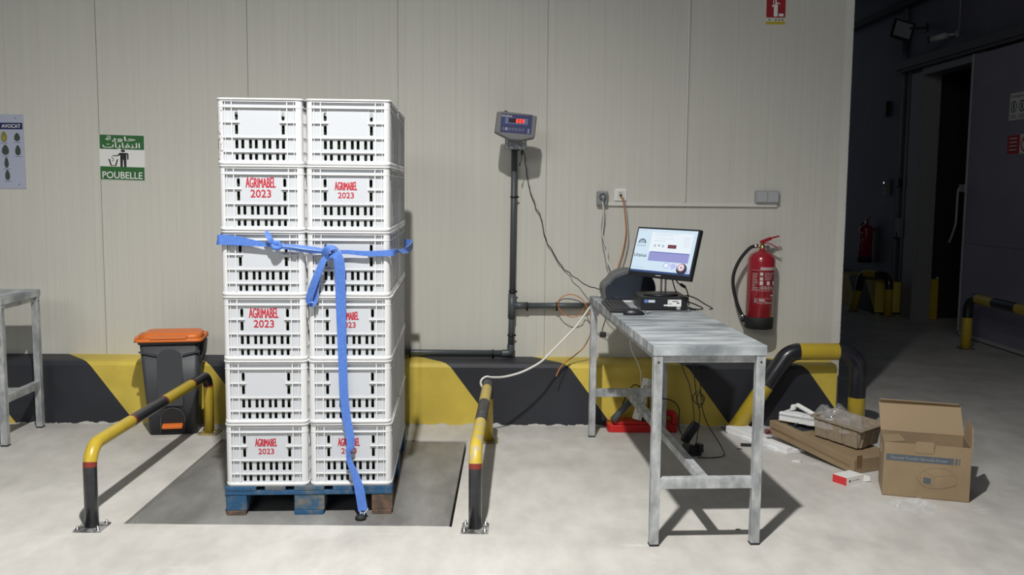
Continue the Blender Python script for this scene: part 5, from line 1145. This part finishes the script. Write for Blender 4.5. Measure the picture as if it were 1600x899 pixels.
# control boxes left of the opening
for i, (y_, z_, w1, h1, m_, nm, lb, ct_) in enumerate([(6.18, 1.63, .12, .22, mat('control_grey', (.20, .20, .21), .5), 'control_box', 'small grey control box with a lit dot left of the far doorway', 'control box'), (5.62+.09, 1.69, .09, .09, BLACK, 'push_button_box', 'small dark button box on the doorway conduit', 'button box'), (5.66, 1.12, .10, .24, mat('control_grey', (.20, .20, .21), .5), 'isolator_box', 'grey isolator box low beside the far doorway', 'control box'), (6.29, 2.66, .07, .20, BLACK, 'thermostat', 'slim black device high on the dark passage wall', 'sensor')]):
    mb = MB(); mb.box2((XR-.06-(0.03 if i in (1, 2) else 0), y_-w1/2, z_-h1/2), (XR-(.03 if i in (1, 2) else 0), y_+w1/2, z_+h1/2), bev=.005, m=m_)
    if i == 0: mb.box2((XR-.066, y_-.035, z_+.02), (XR-.058, y_+.035, z_+.09), m=BLACK); mb.box2((XR-.068, y_-.012, z_+.048), (XR-.064, y_+.012, z_+.072), m=mat('indicator_light', (.8, .8, .8), .4, emit=((.9, .95, 1), .8)))
    if i == 2: mb.box2((XR-.10, y_-.03, z_-.12), (XR-.085, y_+.03, z_-.06), m=BLACK)
    tag(mb.build(nm, None, loc=(XR-.03, y_, z_-h1/2)), lb, ct_)
# signs on the sliding door
ds = empty('notice_sign', (XD-.003, 2.88, 2.42), label='white rules notice on the dark sliding door, upper of two signs', cat='sign')
Yr = V((0, -1, 0))
mb = MB(); mb.prism([(-.20, -.13), (.40, -.13), (.40, .135), (-.20, .135)], (0, 0, 0), Yr, Z3, .003, m=WHTINK); mb.build('sign_board', None, ds)
mb = MB(); text_bm(mb, 'Consignes', (-.0035, .06, .10), Yr, Z3, .26, .035, INK, depth=.0002)
for cx in (-.12, .03, .18):
    for k in range(16):
        a, c = 2*PI*k/16, 2*PI*(k+1)/16; mb.prism([(cx+.044*math.cos(a), .0+.044*math.sin(a)), (cx+.056*math.cos(a), .0+.056*math.sin(a)), (cx+.056*math.cos(c), .0+.056*math.sin(c)), (cx+.044*math.cos(c), .0+.044*math.sin(c))], (-.003, 0, 0), Yr, Z3, .0005, m=INK)
    mb.prism([(cx-.012, -.03), (cx+.012, -.03), (cx+.012, .03), (cx-.012, .03)], (-.003, 0, 0), Yr, Z3, .0005, m=INK)
    for k in range(3): mb.prism([(cx-.05, -.085-k*.013), (cx+.05, -.085-k*.013), (cx+.05, -.080-k*.013), (cx-.05, -.080-k*.013)], (-.003, 0, 0), Yr, Z3, .0005, m=INK)
mb.build('printed_text', None, ds, recalc=False)
ds = empty('warning_sign', (XD-.003, 2.88, 2.05), label='red and white warning sign on the dark sliding door, lower of two signs', cat='sign')
mb = MB(); mb.prism([(-.20, -.095), (.40, -.095), (.40, .095), (-.20, .095)], (0, 0, 0), Yr, Z3, .003, m=WHTINK); mb.build('sign_board', None, ds)
mb = MB(); mb.prism([(-.198, -.093), (.03, -.093), (.03, .093), (-.198, .093)], (-.003, 0, 0), Yr, Z3, .0005, m=mat('sign_red2', (.45, .01, .02), .5))
for k in range(4): mb.prism([(-.16, .055-k*.037), (-.02, .055-k*.037), (-.02, .065-k*.037), (-.16, .065-k*.037)], (-.0036, 0, 0), Yr, Z3, .0004, m=WHTINK)
for k in range(20):
    a, c = 2*PI*k/20, 2*PI*(k+1)/20; mb.prism([(.13+.062*math.cos(a), .062*math.sin(a)), (.13+.078*math.cos(a), .078*math.sin(a)), (.13+.078*math.cos(c), .078*math.sin(c)), (.13+.062*math.cos(c), .062*math.sin(c))], (-.003, 0, 0), Yr, Z3, .0005, m=mat('sign_red2', (.45, .01, .02), .5))
mb.prism([(.08, .04), (.09, .05), (.18, -.04), (.17, -.05)], (-.003, 0, 0), Yr, Z3, .0006, m=mat('sign_red2', (.45, .01, .02), .5)); mb.prism([(.11, -.03), (.15, -.03), (.15, .03), (.11, .03)], (-.003, 0, 0), Yr, Z3, .0004, m=INK)
mb.build('printed_marks', None, ds)
bpy.context.view_layer.update()
